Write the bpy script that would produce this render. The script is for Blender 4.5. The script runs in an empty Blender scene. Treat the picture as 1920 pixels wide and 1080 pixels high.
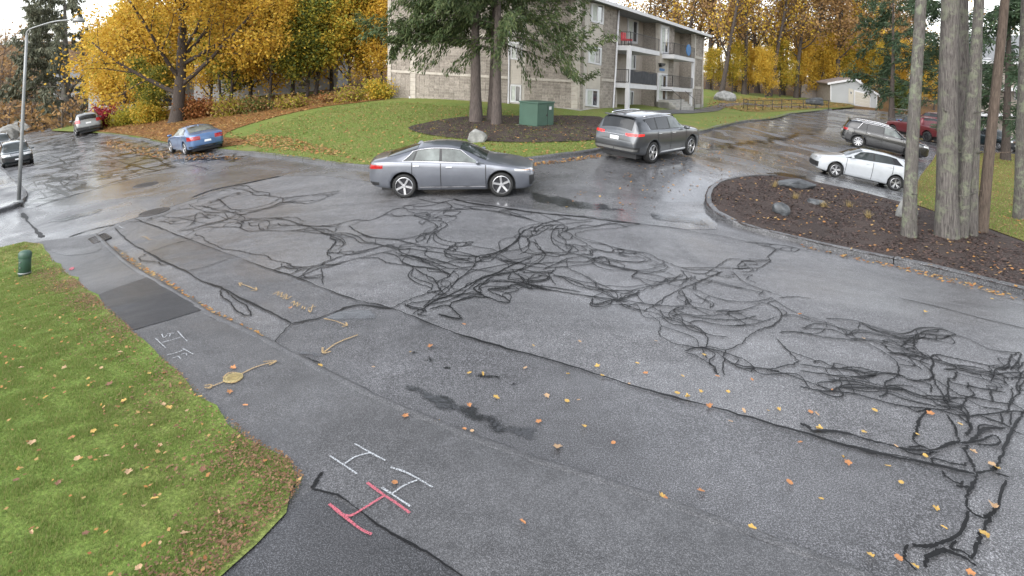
import bpy, bmesh, math, random
import numpy as np
from mathutils import Vector, Matrix
from mathutils.geometry import delaunay_2d_cdt
R = math.radians
random.seed(7); rng = np.random.default_rng(11)
scene = bpy.context.scene
COL = scene.collection

# ------------------------------------------------------------------ camera, sky, sun, exposure
F, YH, CAMH, ROLL = 1150.0, 115.0, 3.8, 0.028          # focal length in photo pixels, horizon row, height, roll
cam = bpy.data.cameras.new('camera'); camo = bpy.data.objects.new('camera', cam); COL.objects.link(camo)
cam.sensor_width = 36; cam.lens = 36*F/1920; cam.shift_y = -(540-YH)/1920; cam.clip_end = 2000; cam.clip_start = .05
camo.location = (0, 0, CAMH)
camo.matrix_world = Matrix.Translation((0, 0, CAMH)) @ Matrix.Rotation(R(90), 4, 'X') @ Matrix.Rotation(ROLL, 4, 'Z')
scene.camera = camo

SUN_EL, SUN_AZ = R(38), R(215)
world = bpy.data.worlds.new('World'); scene.world = world; world.use_nodes = True
wn = world.node_tree; wn.nodes.clear()
sky = wn.nodes.new('ShaderNodeTexSky'); sky.sky_type = 'NISHITA'; sky.sun_disc = False
sky.sun_elevation = SUN_EL; sky.sun_rotation = SUN_AZ; sky.air_density = 1.0; sky.dust_density = 1.0; sky.ozone_density = 1.0
hsv = wn.nodes.new('ShaderNodeHueSaturation'); hsv.inputs['Saturation'].default_value = .24
bg = wn.nodes.new('ShaderNodeBackground'); bg.inputs['Strength'].default_value = .15
wo = wn.nodes.new('ShaderNodeOutputWorld')
wn.links.new(sky.outputs[0], hsv.inputs['Color']); wn.links.new(hsv.outputs[0], bg.inputs[0]); wn.links.new(bg.outputs[0], wo.inputs[0])
sl = bpy.data.lights.new('sun', 'SUN'); sl.energy = 0.9; sl.angle = R(75); sl.color = (1, .97, .93)
so = bpy.data.objects.new('sun', sl); COL.objects.link(so)
_d = Vector((math.sin(SUN_AZ)*math.cos(SUN_EL), math.cos(SUN_AZ)*math.cos(SUN_EL), math.sin(SUN_EL)))
so.rotation_euler = _d.to_track_quat('Z', 'Y').to_euler(); so.location = (0, -20, 40)
vs = scene.view_settings; vs.view_transform = 'Standard'; vs.look = 'None'; vs.gamma = 1; vs.use_curve_mapping = False
vs.exposure = 1.62
scene.cycles.use_denoising = True
scene.cycles.max_bounces = 6; scene.cycles.diffuse_bounces = 3; scene.cycles.glossy_bounces = 3; scene.cycles.transparent_max_bounces = 8
scene.cycles.caustics_reflective = False; scene.cycles.caustics_refractive = False

# ------------------------------------------------------------------ terrain (a low crest: the street falls away to both sides)
_cr, _sr = math.cos(ROLL), math.sin(ROLL)
def ray(u, v):
    xi = (np.asarray(u, float)-960)/F; yi = (np.asarray(v, float)-YH)/F
    return _cr*xi+_sr*yi, _sr*xi-_cr*yi
_CP = [(759,371,67.2),(941,369,67.4),(700,330,57),(1221,303,54.6),(1289,290,50),(1156,291,51.8),(1562,331,41.8),(1672,356,42.3),
(1613,277,28.8),(1699,297,29.3),(1690,266,25),(1600,203,14.7),(1108,211,29.6),(727,191,26.3),(1311,203,18.6),(352,291,38.5),(322,287,35.5),
(405,285,37.9),(165,256,25),(36,375,50),(30,312,33),(43,515,82),(1008,237,36),(1700,445,72),(1560,465,76)]
_P = []
for u, v, s in _CP:
    x, z = ray(u, v); D = F/s; _P.append((x*D, D, CAMH+z*D))
_P += [(0,3.5,0),(-4,4,0),(4,4,0),(0,8,0),(-5,8,-.1),(5,8,0),(0,12,.03),(8,6,-.1),(9,10,-.2),(-8,7,-.3),
(-2,60,1.2),(-20,60,0.2),(15,80,1.6),(32,100,.4),(-45,70,-4.2),(50,60,-2.2),(40,30,-2),(20,15,-.9),(-60,100,-5),(-30,20,-3.3),(0,100,3),(-30,100,1),(60,110,0)]
_P = np.array(_P)
def _tps(P, Q):
    r2 = ((P[:, None, :]-Q[None])**2).sum(-1); return .5*r2*np.log(r2+1e-9)
_A = _P[:, :2]/10; _n = len(_A)
_M = np.block([[_tps(_A, _A)+np.eye(_n)*.03, np.c_[np.ones(_n), _A]], [np.c_[np.ones(_n), _A].T, np.zeros((3, 3))]])
_W = np.linalg.solve(_M, np.r_[_P[:, 2], 0, 0, 0])
GX0, GX1, GY0, GY1, GS = -80.0, 80.0, -6.0, 130.0, .5
_gx = np.arange(GX0, GX1+.01, GS); _gy = np.arange(GY0, GY1+.01, GS)
_mx, _my = np.meshgrid(_gx, _gy)
_Q = np.stack([_mx.ravel(), _my.ravel()], -1)/10
_Z = np.concatenate([_tps(q, _A)@_W[:_n]+_W[_n]+q@_W[_n+1:] for q in np.array_split(_Q, 12)]).reshape(_mx.shape)
def tz(x, y):
    x = np.clip(np.asarray(x, float), GX0, GX1-1e-6); y = np.clip(np.asarray(y, float), GY0, GY1-1e-6)
    fx = (x-GX0)/GS; fy = (y-GY0)/GS
    i = np.minimum(fx.astype(int), _Z.shape[1]-2); j = np.minimum(fy.astype(int), _Z.shape[0]-2)
    a = fx-i; b = fy-j
    return (_Z[j, i]*(1-a)+_Z[j, i+1]*a)*(1-b)+(_Z[j+1, i]*(1-a)+_Z[j+1, i+1]*a)*b
_TS = np.geomspace(2.0, 170, 900)
def at(uv, off=0.0):
    """photo pixels -> points on the ground (plus off)"""
    uv = np.array(uv, float).reshape(-1, 2); x, z = ray(uv[:, 0], uv[:, 1])
    g = CAMH+z[:, None]*_TS-tz(x[:, None]*_TS, np.broadcast_to(_TS, (len(uv), len(_TS))))-off
    neg = g < 0; i = np.where(neg.any(1), neg.argmax(1), len(_TS)-1); i = np.maximum(i, 1)
    r = np.arange(len(uv)); ga, gb = g[r, i-1], g[r, i]
    t = _TS[i-1]+(_TS[i]-_TS[i-1])*np.clip(ga/(ga-gb+1e-12), 0, 1)
    P = np.stack([x*t, t, CAMH+z*t], 1); P[:, 2] = tz(P[:, 0], P[:, 1])+off
    return P
def at1(u, v, off=0.0): return Vector(at([(u, v)], off)[0])
def onray(u, v, D):
    x, z = ray(u, v); return Vector((float(x)*D, D, CAMH+float(z)*D))

# ------------------------------------------------------------------ materials
def new_mat(name):
    m = bpy.data.materials.new(name); m.use_nodes = True; nt = m.node_tree
    return m, nt, nt.nodes['Principled BSDF']
def nd(nt, t, **kw):
    n = nt.nodes.new(t)
    for k, v in kw.items():
        if k in n.inputs: n.inputs[k].default_value = v
        else: setattr(n, k, v)
    return n
def ramp(nt, src, stops, interp='LINEAR'):
    r = nt.nodes.new('ShaderNodeValToRGB'); r.color_ramp.interpolation = interp
    el = r.color_ramp.elements
    while len(el) < len(stops): el.new(.5)
    for e, (p, c) in zip(el, stops):
        e.position = p; e.color = (*c, 1) if len(c) == 3 else c
    nt.links.new(src, r.inputs[0]); return r
def g3(v): return (v, v, v)
def noise(nt, co, scale, detail=3, rough=.5, dist=0):
    n = nd(nt, 'ShaderNodeTexNoise', Scale=scale, Detail=detail, Roughness=rough, Distortion=dist)
    nt.links.new(co, n.inputs['Vector']); return n.outputs['Fac']
def mixc(nt, fac, a, b, mode='MIX'):
    m = nt.nodes.new('ShaderNodeMix'); m.data_type = 'RGBA'; m.blend_type = mode
    for sock, val in ((0, fac), (6, a), (7, b)):
        if hasattr(val, 'is_linked'): nt.links.new(val, m.inputs[sock])
        elif sock == 0: m.inputs[0].default_value = val
        else: m.inputs[sock].default_value = (*val, 1)
    return m.outputs[2]
def bump(nt, b, h, strength, dist):
    n = nd(nt, 'ShaderNodeBump', Strength=strength, Distance=dist); nt.links.new(h, n.inputs['Height'])
    nt.links.new(n.outputs[0], b.inputs['Normal'])
def co_obj(nt): return nt.nodes.new('ShaderNodeTexCoord').outputs['Object']
def plain(name, c, rough=.5, metal=0, var=.15, scale=6, coat=0, bumps=0, spec=.5, emit=None):
    m, nt, b = new_mat(name); co = co_obj(nt)
    lo = tuple(max(0, x*(1-var)) for x in c); hi = tuple(x*(1+var) for x in c)
    r = ramp(nt, noise(nt, co, scale, 4), [(.3, lo), (.7, hi)])
    nt.links.new(r.outputs[0], b.inputs['Base Color'])
    b.inputs['Roughness'].default_value = rough; b.inputs['Metallic'].default_value = metal
    b.inputs['Specular IOR Level'].default_value = spec
    if coat: b.inputs['Coat Weight'].default_value = coat; b.inputs['Coat Roughness'].default_value = .06
    if bumps: bump(nt, b, noise(nt, co, scale*6, 4), bumps, .01)
    if emit: b.inputs['Emission Color'].default_value = (*emit[0], 1); b.inputs['Emission Strength'].default_value = emit[1]
    return m
def asphalt(name, lo, hi, wet=.5, speck=.6, sc=110, tint=(.99, .99, 1.03), cracks=0):
    """wet asphalt: stone speckle, blotches, film of water in patches"""
    m, nt, b = new_mat(name); co = co_obj(nt)
    big = noise(nt, co, .55, 5, .6, .4); mid = noise(nt, co, 5, 4, .6); fine = noise(nt, co, sc, 2, .7); fine2 = noise(nt, co, sc*.5, 1, .6)
    base = ramp(nt, big, [(.3, tuple(lo*t for t in tint)), (.7, tuple(hi*t for t in tint))]).outputs[0]
    c1 = mixc(nt, 1.0, base, ramp(nt, mid, [(.25, g3(.78)), (.75, g3(1.16))]).outputs[0], 'MULTIPLY')
    c2 = mixc(nt, speck, c1, ramp(nt, fine, [(.34, g3(.2)), (.5, g3(.8)), (.64, g3(2.7))]).outputs[0], 'MULTIPLY')
    c3 = mixc(nt, speck*.85, c2, ramp(nt, fine2, [(.36, g3(.4)), (.5, g3(.95)), (.66, g3(1.9))]).outputs[0], 'MULTIPLY')
    mp = nd(nt, 'ShaderNodeMapping'); mp.inputs['Rotation'].default_value = (0, 0, R(34)); mp.inputs['Scale'].default_value = (.12, 1.1, 1); nt.links.new(co, mp.inputs[0])
    c3 = mixc(nt, 1.0, c3, ramp(nt, noise(nt, mp.outputs[0], 1.0, 4, .6, .3), [(.3, g3(.8)), (.5, g3(1.0)), (.7, g3(1.14))]).outputs[0], 'MULTIPLY')
    st = noise(nt, co, 1.1, 6, .7, 1.2); c3 = mixc(nt, 1.0, c3, ramp(nt, st, [(.58, g3(1)), (.72, g3(.66))]).outputs[0], 'MULTIPLY')
    if cracks:
        wv = nd(nt, 'ShaderNodeTexNoise', Scale=1.4, Detail=4.0); nt.links.new(co, wv.inputs['Vector'])
        ad = nt.nodes.new('ShaderNodeVectorMath'); ad.operation = 'MULTIPLY_ADD'; nt.links.new(wv.outputs['Color'], ad.inputs[0]); ad.inputs[1].default_value = (.7, .7, .7); nt.links.new(co, ad.inputs[2])
        vo = nd(nt, 'ShaderNodeTexVoronoi', Scale=cracks, feature='DISTANCE_TO_EDGE'); nt.links.new(ad.outputs[0], vo.inputs['Vector'])
        wid = ramp(nt, noise(nt, co, .5, 3), [(.38, g3(.02)), (.62, g3(.10))]).outputs[0]
        lt = nd(nt, 'ShaderNodeMath', operation='LESS_THAN'); nt.links.new(vo.outputs['Distance'], lt.inputs[0]); nt.links.new(wid, lt.inputs[1])
        c3 = mixc(nt, lt.outputs[0], c3, (.016, .014, .013))
    nt.links.new(c3, b.inputs['Base Color'])
    w = noise(nt, co, .33, 5, .62, .8)
    fl = .07 if wet > .8 else 0
    rr = ramp(nt, w, [(.34+fl, g3(max(.05, .5-.36*wet))), (.47+fl, g3(.5-.22*wet)), (.62+fl, g3(.66-.1*wet))])
    nt.links.new(rr.outputs[0], b.inputs['Roughness']); b.inputs['Specular IOR Level'].default_value = .5
    bs = ramp(nt, w, [(.34+fl, g3(.15)), (.55+fl, g3(1))])
    hh = mixc(nt, 1.0, fine, bs.outputs[0], 'MULTIPLY')
    bump(nt, b, hh, .5, .006)
    return m
def grassmat(name, cols, sc=1.0, leafy=0, leafcol=((.30, .12, .03), (.42, .25, .06))):
    m, nt, b = new_mat(name); co = co_obj(nt)
    a = noise(nt, co, .5*sc, 5, .6, .3); f = noise(nt, co, 28*sc, 4, .7)
    r = ramp(nt, a, [(.28, cols[0]), (.5, cols[1]), (.72, cols[2])]).outputs[0]
    c = mixc(nt, 1, r, ramp(nt, f, [(.3, g3(.45)), (.7, g3(1.5))]).outputs[0], 'MULTIPLY')
    if leafy:
        v = nd(nt, 'ShaderNodeTexVoronoi', Scale=7.0); nt.links.new(co, v.inputs['Vector'])
        msk = ramp(nt, v.outputs['Distance'], [(leafy*.5, g3(1)), (leafy*.5+.05, g3(0))]).outputs[0]
        lc = mixc(nt, v.outputs['Color'], leafcol[0], leafcol[1])
        c = mixc(nt, msk, c, lc)
    nt.links.new(c, b.inputs['Base Color']); b.inputs['Roughness'].default_value = .85; b.inputs['Specular IOR Level'].default_value = .2
    bump(nt, b, f, .8, .03); return m
def leafmat(name, cols, trans=.25, rough=.6):
    """leaf colour varies leaf by leaf"""
    m, nt, b = new_mat(name)
    g = nt.nodes.new('ShaderNodeNewGeometry')
    n = len(cols); r = ramp(nt, g.outputs['Random Per Island'], [(i/max(1, n-1), c) for i, c in enumerate(cols)])
    nt.links.new(r.outputs[0], b.inputs['Base Color']); b.inputs['Roughness'].default_value = rough; b.inputs['Specular IOR Level'].default_value = .25
    t = nt.nodes.new('ShaderNodeBsdfTranslucent'); nt.links.new(r.outputs[0], t.inputs[0])
    mx = nt.nodes.new('ShaderNodeMixShader'); mx.inputs[0].default_value = trans
    nt.links.new(b.outputs[0], mx.inputs[1]); nt.links.new(t.outputs[0], mx.inputs[2])
    nt.links.new(mx.outputs[0], nt.nodes['Material Output'].inputs[0]); return m
def barkmat(name, c0, c1, lichen=None, sc=1.0):
    m, nt, b = new_mat(name); co = co_obj(nt)
    mp = nd(nt, 'ShaderNodeMapping'); mp.inputs['Scale'].default_value = (16*sc, 16*sc, 1.5*sc); nt.links.new(co, mp.inputs[0])
    f = noise(nt, mp.outputs[0], 2.2, 6, .7, .6)
    c = ramp(nt, f, [(.32, c0), (.62, c1)]).outputs[0]
    if lichen:
        l = noise(nt, co, 2.6*sc, 5, .7, .4); c = mixc(nt, ramp(nt, l, [(.5, g3(0)), (.62, g3(.75))]).outputs[0], c, lichen)
    nt.links.new(c, b.inputs['Base Color']); b.inputs['Roughness'].default_value = .8; b.inputs['Specular IOR Level'].default_value = .3
    bump(nt, b, f, 1.0, .05); return m
def paint(name, c, metal=.55, rough=.32, coat=1.0):
    m, nt, b = new_mat(name); co = co_obj(nt)
    d = noise(nt, co, 2.2, 5, .65)
    r = ramp(nt, d, [(.3, tuple(x*.9 for x in c)), (.7, tuple(min(1, x*1.06) for x in c))])
    nt.links.new(r.outputs[0], b.inputs['Base Color'])
    b.inputs['Metallic'].default_value = metal; b.inputs['Roughness'].default_value = rough
    b.inputs['Coat Weight'].default_value = coat; b.inputs['Coat Roughness'].default_value = .08
    return m
M = {}
M['road'] = asphalt('road_asphalt', .092, .124, .5, .72, 105)
M['trench'] = asphalt('trench_asphalt', .068, .09, .6, .7, 105, (1, 1, 1.05))
M['oldroad'] = asphalt('old_street_asphalt', .11, .15, .95, .6, 90, cracks=.75)
M['smooth'] = asphalt('smooth_street_asphalt', .095, .122, 1.02, .45, 120)
M['lot'] = asphalt('lot_asphalt', .075, .115, 1.08, .5, 90)
M['walk'] = asphalt('walk_asphalt', .066, .086, .4, .5, 120, (1, 1, 1.04))
M['patch'] = asphalt('patch_asphalt', .02, .027, .5, .5, 130, (1, 1, 1.1))
M['apron'] = asphalt('apron_asphalt', .036, .05, .55, .7, 120, (1, 1.01, 1.08))
M['kerb'] = asphalt('kerb_asphalt', .06, .10, .5, .5, 60)
M['seal'] = plain('crack_sealant_tar', (.006, .006, .0065), .5, var=.4, scale=9, spec=.25)
M['crackfill'] = plain('wet_crack', (.02, .018, .016), .25, var=.4, scale=9)
M['lawn_near'] = grassmat('lawn_near', ((.115, .18, .038), (.145, .205, .045), (.20, .205, .068)))
M['lawn'] = grassmat('lawn', ((.11, .16, .035), (.14, .175, .04), (.19, .17, .06)), 1, .18)
M['lawn_dry'] = grassmat('lawn_dry', ((.12, .11, .03), (.15, .125, .035), (.17, .12, .045)), 1, .25)
M['litter'] = grassmat('leaf_litter_ground', ((.11, .06, .025), (.16, .075, .025), (.13, .10, .03)), 1.3, .5)
M['mulch'] = grassmat('mulch', ((.042, .032, .029), (.058, .044, .039), (.076, .057, .05)), 2.0)
M['forestfloor'] = grassmat('forest_floor', ((.09, .05, .022), (.12, .065, .025), (.07, .055, .02)), .6, .4)

# ------------------------------------------------------------------ object helpers
def tag(o, label=None, cat=None, group=None, kind=None):
    for k, v in (('label', label), ('category', cat), ('group', group), ('kind', kind)):
        if v: o[k] = v
    return o
def link(name, me, parent=None, mat=None):
    o = bpy.data.objects.new(name, me); COL.objects.link(o)
    if parent is not None: o.parent = parent
    if mat is not None and me is not None and not me.materials: me.materials.append(M[mat] if isinstance(mat, str) else mat)
    return o
def mesh(name, V, Fc, smooth=False):
    me = bpy.data.meshes.new(name)
    me.from_pydata([tuple(map(float, v)) for v in V], [], [tuple(map(int, f)) for f in Fc]); me.update()
    if smooth: me.shade_smooth()
    return me
def fastmesh(name, V, Q, smooth=False):
    """V (n,3), Q (m,k) same-sized faces"""
    V = np.asarray(V, np.float32); Q = np.asarray(Q, np.int32); m, k = Q.shape
    me = bpy.data.meshes.new(name)
    me.vertices.add(len(V)); me.vertices.foreach_set('co', V.ravel())
    me.loops.add(m*k); me.loops.foreach_set('vertex_index', Q.ravel())
    me.polygons.add(m); me.polygons.foreach_set('loop_start', np.arange(0, m*k, k, dtype=np.int32))
    me.polygons.foreach_set('loop_total', np.full(m, k, np.int32))
    if smooth: me.polygons.foreach_set('use_smooth', np.ones(m, bool))
    me.update(calc_edges=True); return me
def empty(name, loc=(0, 0, 0), rz=0, label=None, cat=None, group=None, kind=None, mat=None):
    o = bpy.data.objects.new(name, None); COL.objects.link(o); o.empty_display_size = .2
    if mat is not None: o.matrix_world = mat
    else: o.location = loc; o.rotation_euler = (0, 0, rz)
    return tag(o, label, cat, group, kind)
class MB:
    def __init__(s): s.v = []; s.f = []
    def add(s, V, Fc):
        n = len(s.v); s.v += [tuple(v) for v in V]; s.f += [tuple(i+n for i in f) for f in Fc]; return s
    def box(s, x0, x1, y0, y1, z0, z1):
        return s.add([(x0, y0, z0), (x1, y0, z0), (x1, y1, z0), (x0, y1, z0), (x0, y0, z1), (x1, y0, z1), (x1, y1, z1), (x0, y1, z1)],
                     [(0, 3, 2, 1), (4, 5, 6, 7), (0, 1, 5, 4), (1, 2, 6, 5), (2, 3, 7, 6), (3, 0, 4, 7)])
    def prism(s, poly, z0, z1, top=1.0):
        n = len(poly); cx = sum(p[0] for p in poly)/n; cy = sum(p[1] for p in poly)/n
        V = [(x, y, z0) for x, y in poly]+[(cx+(x-cx)*top, cy+(y-cy)*top, z1) for x, y in poly]
        return s.add(V, [tuple(range(n))[::-1], tuple(range(n, 2*n))]+[(i, (i+1) % n, n+(i+1) % n, n+i) for i in range(n)])
    def tube(s, pts, rad, n=8, cap=True):
        pts = [Vector(p) for p in pts]; rad = list(rad) if hasattr(rad, '__len__') else [rad]*len(pts)
        V = []; Fc = []; t0 = None
        for i, p in enumerate(pts):
            t = (pts[min(i+1, len(pts)-1)]-pts[max(i-1, 0)]).normalized()
            if t0 is None:
                a = t.orthogonal().normalized()
            else:
                a = (a-t*a.dot(t)).normalized()
            t0 = t; b = t.cross(a)
            for k in range(n):
                w = 2*math.pi*k/n; V.append(p+(a*math.cos(w)+b*math.sin(w))*rad[i])
            if i:
                o = (i-1)*n; Fc += [(o+k, o+(k+1) % n, o+n+(k+1) % n, o+n+k) for k in range(n)]
        if cap: Fc += [tuple(range(n))[::-1], tuple(range((len(pts)-1)*n, len(pts)*n))]
        return s.add(V, Fc)
    def lathe(s, prof, n=20, axis='z', c=(0, 0, 0)):
        V = []; Fc = []; m = len(prof)
        for k in range(n):
            w = 2*math.pi*k/n; cw, sw = math.cos(w), math.sin(w)
            for r, h in prof:
                V.append((c[0]+r*cw, c[1]+r*sw, c[2]+h) if axis == 'z' else (c[0]+r*cw, c[1]+h, c[2]+r*sw))
        for k in range(n):
            k2 = (k+1) % n
            for i in range(m-1): Fc.append((k*m+i, k2*m+i, k2*m+i+1, k*m+i+1))
        return s.add(V, Fc)
    def mesh(s, name, smooth=False): return mesh(name, s.v, s.f, smooth)
    def obj(s, name, mat, parent=None, smooth=False): return link(name, s.mesh(name, smooth), parent, mat)
def bevelmod(o, w=.01, seg=2):
    b = o.modifiers.new('bevel', 'BEVEL'); b.width = w; b.segments = seg; b.limit_method = 'ANGLE'; return o
def copy_tree(o, parent=None):
    c = o.copy(); COL.objects.link(c); c.parent = parent
    for ch in list(o.children): copy_tree(ch, c)
    return c
def inside(P, poly):
    x, y = P[:, 0], P[:, 1]; r = np.zeros(len(P), bool); n = len(poly)
    for i in range(n):
        x0, y0 = poly[i]; x1, y1 = poly[(i+1) % n]
        c = ((y0 > y) != (y1 > y)); xx = x0+(y-y0)*(x1-x0)/(y1-y0+1e-12); r ^= c & (x < xx)
    return r
def smooth_line(P, seg=6, closed=False):
    """Catmull-Rom through points"""
    P = np.asarray(P, float); n = len(P); out = []
    for i in range(n if closed else n-1):
        p0 = P[i-1] if (i > 0 or closed) else P[i]*2-P[i+1]
        p1, p2 = P[i], P[(i+1) % n]
        p3 = P[(i+2) % n] if (closed or i+2 < n) else p2*2-p1
        for t in np.arange(seg)/seg:
            out.append(.5*((2*p1)+(p2-p0)*t+(2*p0-5*p1+4*p2-p3)*t*t+(3*p1-p0-3*p2+p3)*t**3))
    if not closed: out.append(P[-1])
    return np.array(out)
def region(name, poly, off, mat, kind='structure', px=True, smooth=0, dens=.05, smax=2.0, parent=None, jitter=0, noise_z=0, edge=False):
    P = at(poly)[:, :2] if px else np.asarray(poly, float)
    if smooth: P = smooth_line(P, smooth, True)
    B = []
    n = len(P)
    for i in range(n):
        a, b = P[i], P[(i+1) % n]; L = np.linalg.norm(b-a); st = max(.18, min(smax, dens*max(3, abs((a[1]+b[1])/2))))
        k = max(1, int(L/st))
        for t in np.arange(k)/k: B.append(a+(b-a)*t)
    B = np.array(B)
    if jitter: B = B+rng.normal(0, jitter, B.shape)
    nb = len(B); pts = []
    y = B[:, 1].min()+.05
    while y < B[:, 1].max():
        st = max(.18, min(smax, dens*max(3, abs(y)))); xs = np.arange(B[:, 0].min()+rng.random()*st, B[:, 0].max(), st)
        pts.append(np.stack([xs, np.full(len(xs), y)+rng.normal(0, st*.08, len(xs))], 1)); y += st
    I = np.concatenate(pts) if pts else np.zeros((0, 2)); I = I[inside(I, B)]
    # keep interior points off the rim
    if len(I):
        keep = np.ones(len(I), bool)
        for ch in np.array_split(np.arange(len(I)), max(1, len(I)//500)):
            d = ((I[ch][:, None]-B[None])**2).sum(-1).min(1); st = np.clip(dens*np.maximum(3, abs(I[ch][:, 1])), .18, smax)
            keep[ch] = d > (st*.3)**2
        I = I[keep]
    A = np.concatenate([B, I])
    r = delaunay_2d_cdt([Vector(p) for p in A], [(i, (i+1) % nb) for i in range(nb)], [], 1, 1e-5)
    V = np.array([tuple(v) for v in r[0]]); z = tz(V[:, 0], V[:, 1])+off
    if noise_z: z[nb:] += rng.normal(0, noise_z, len(z)-nb)
    Fc = []
    for f in r[2]:
        a, b, c = f[:3]
        cr = (V[b, 0]-V[a, 0])*(V[c, 1]-V[a, 1])-(V[b, 1]-V[a, 1])*(V[c, 0]-V[a, 0])
        Fc.append(tuple(f) if cr > 0 else tuple(f)[::-1])
    me = mesh(name, np.c_[V, z], Fc, True)
    if edge:
        at_ = me.attributes.new('inner', 'FLOAT', 'POINT')
        at_.data.foreach_set('value', np.array([0.0 if (i < nb or any(o < nb for o in (r[3][i] or []))) else 1.0 for i in range(len(V))], np.float32))
    return tag(link(name, me, parent, mat), kind=kind if parent is None else None)
def ribbon(mb, P, w, off, wob=0.0, taper=True, aniso=False):
    """a flat band following the ground along world XY points"""
    P = np.asarray(P, float)[:, :2]
    n = len(P)
    if n < 2: return
    T = np.gradient(P, axis=0); T /= np.linalg.norm(T, axis=1)[:, None]+1e-9; N = np.stack([-T[:, 1], T[:, 0]], 1)
    ww = w/2.0*((.85+.6*np.abs(T[:, 0])**2) if aniso else np.ones(n))
    if wob: ww *= 1+wob*np.interp(np.arange(n), np.arange(0, n+6, 3), rng.normal(0, 1, len(np.arange(0, n+6, 3))).clip(-1.1, 1.5))
    if taper and n > 3: ww[0] *= .5; ww[-1] *= .5
    L = P+N*ww[:, None]; Rr = P-N*ww[:, None]
    V = np.empty((2*n, 3)); V[0::2, :2] = L; V[1::2, :2] = Rr
    V[:, 2] = tz(V[:, 0], V[:, 1])+off
    mb.add(V.tolist(), [(2*i, 2*i+1, 2*i+3, 2*i+2) for i in range(n-1)])
# ------------------------------------------------------------------ ground sheets
gxs = np.concatenate([np.arange(-420, -60, 30), np.arange(-60, 60, 2.0), np.arange(60, 421, 30)])
gys = np.concatenate([np.arange(-60, -2, 8), np.arange(-2, 100, 2.0), np.arange(100, 521, 30)])
mx, my = np.meshgrid(gxs, gys); nx, ny = len(gxs), len(gys)
gz = tz(mx, my)-.06-np.clip((np.abs(mx)-80)/340, 0, 1)*6
ii = np.arange(nx*ny).reshape(ny, nx)
quads = np.stack([ii[:-1, :-1], ii[:-1, 1:], ii[1:, 1:], ii[1:, :-1]], -1).reshape(-1, 4)
tag(link('ground', fastmesh('ground', np.stack([mx, my, gz], -1).reshape(-1, 3), quads, True), None, 'forestfloor'), kind='structure')

LAWN_EDGE = [(75,462),(110,500),(175,560),(250,630),(330,702),(400,772),(470,830),(540,868),(568,905),(560,932),(530,970),(470,1030),(425,1080),(370,1130)]
CURB = [(180,440),(205,465),(270,515),(380,582),(450,616),(530,657),(680,735),(830,800),(1000,865),(1060,882),(1310,967),(1500,1037),(1560,1062),(1760,1140)]
LEFT_CORNER = [(0,400),(35,388),(50,373),(49,360),(30,340),(0,314),(-60,281)]
FAR_KERB = [(183,252),(255,261),(312,273),(410,285),(480,291),(560,301),(640,313),(720,318),(850,314),(975,305),(1050,296),(1130,284),(1220,268),(1310,250),(1400,229),(1480,215),(1560,206)]
ISL_KERB = [(1450,334),(1400,335),(1350,344),(1328,358),(1321,375),(1325,393),(1345,410),(1395,431),(1500,457),(1600,480),(1700,500),(1800,524),(1920,556),(2050,592)]
ISL_TOP = [(1500,341),(1600,362),(1690,385)]
LAWN_R = [(1718,391),(1757,405),(1845,433),(1920,461),(2020,490)]
road_poly = CURB[::-1]+[(85,452),(0,466),(-120,482),(-120,442)]+LEFT_CORNER+[(0,266),(60,248),(110,236),(175,214),(192,213),(192,218),(150,231),(110,241),(96,246),(130,249)] \
    + FAR_KERB+[(1600,204),(1650,208),(1700,214),(1790,228),(1850,240),(1960,262),(2080,300),(1990,302),(1920,293),(1850,288),(1762,279),(1725,335),(1700,370)] \
    + ISL_TOP[::-1]+ISL_KERB+[(2150,700),(2150,1140)]
road = region('road', road_poly, 0, 'road', dens=.017, smax=1.2)
region('side_street', [(85,452),(180,440),(215,421),(250,410),(330,385),(430,352),(525,331),(600,329),(690,341),(700,319)]+FAR_KERB[:7][::-1]+[(130,249),(96,246),(110,241),(150,231),(192,218),(192,213),(175,214),(110,236),(60,248),(0,266)]+LEFT_CORNER[::-1]+[(-120,442),(-120,482),(0,466)], .006, 'smooth', dens=.02, smax=1.2)
region('worn_street', [(69,388),(147,364),(225,342),(340,313),(400,303),(450,299),(478,291)]+FAR_KERB[:4][::-1]+[(130,249),(96,246),(110,241),(150,231),(192,218),(192,213),(175,214),(110,236),(60,248),(0,266)]+LEFT_CORNER[::-1][:-1]+[(56,392)], .012, 'oldroad', dens=.02, smax=1.2)
region('parking_lot', [(690,341),(760,356),(830,371),(960,388),(1090,404),(1200,420),(1290,431),(1345,430)]+ISL_KERB[:7][::-1]+ISL_TOP+[(1700,370),(1725,335),(1762,279),(1850,288),(1920,293),(1990,302),(2080,300),(1960,262),(1850,240),(1790,228),(1700,214),(1650,208),(1600,204)]+FAR_KERB[7:][::-1]+[(700,319)], .006, 'lot', dens=.02, smax=1.2)
L2 = [(215,428),(240,452),(278,475),(312,494),(350,511),(372,526),(419,543),(449,560),(514,591),(546,609),(537,622),(516,646),(523,655)]
SEAM = [(252,411),(304,430),(345,447),(425,477),(500,504),(560,523),(600,540),(660,562),(735,581),(840,622),(950,656),(1050,683),(1200,730),(1340,768),(1500,813),(1600,842),(1700,862),(1828,893)]
region('trench_patch', SEAM+[(1815,930),(1815,965),(1792,1008),(1740,1022),(1700,1032),(1715,1110)]+CURB[5:-1][::-1][:0]+[(1560,1061),(1500,1035),(1310,965),(1060,880),(1000,862),(830,797),(680,732),(540,660)]+L2[::-1], .006, 'trench', smooth=2, dens=.017)
region('sidewalk', [(85,453),(120,449)]+CURB+[(1000,1250),(260,1250)]+[(u-16, v-4) for u, v in LAWN_EDGE[::-1]], .03, 'walk', dens=.03)
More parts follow.
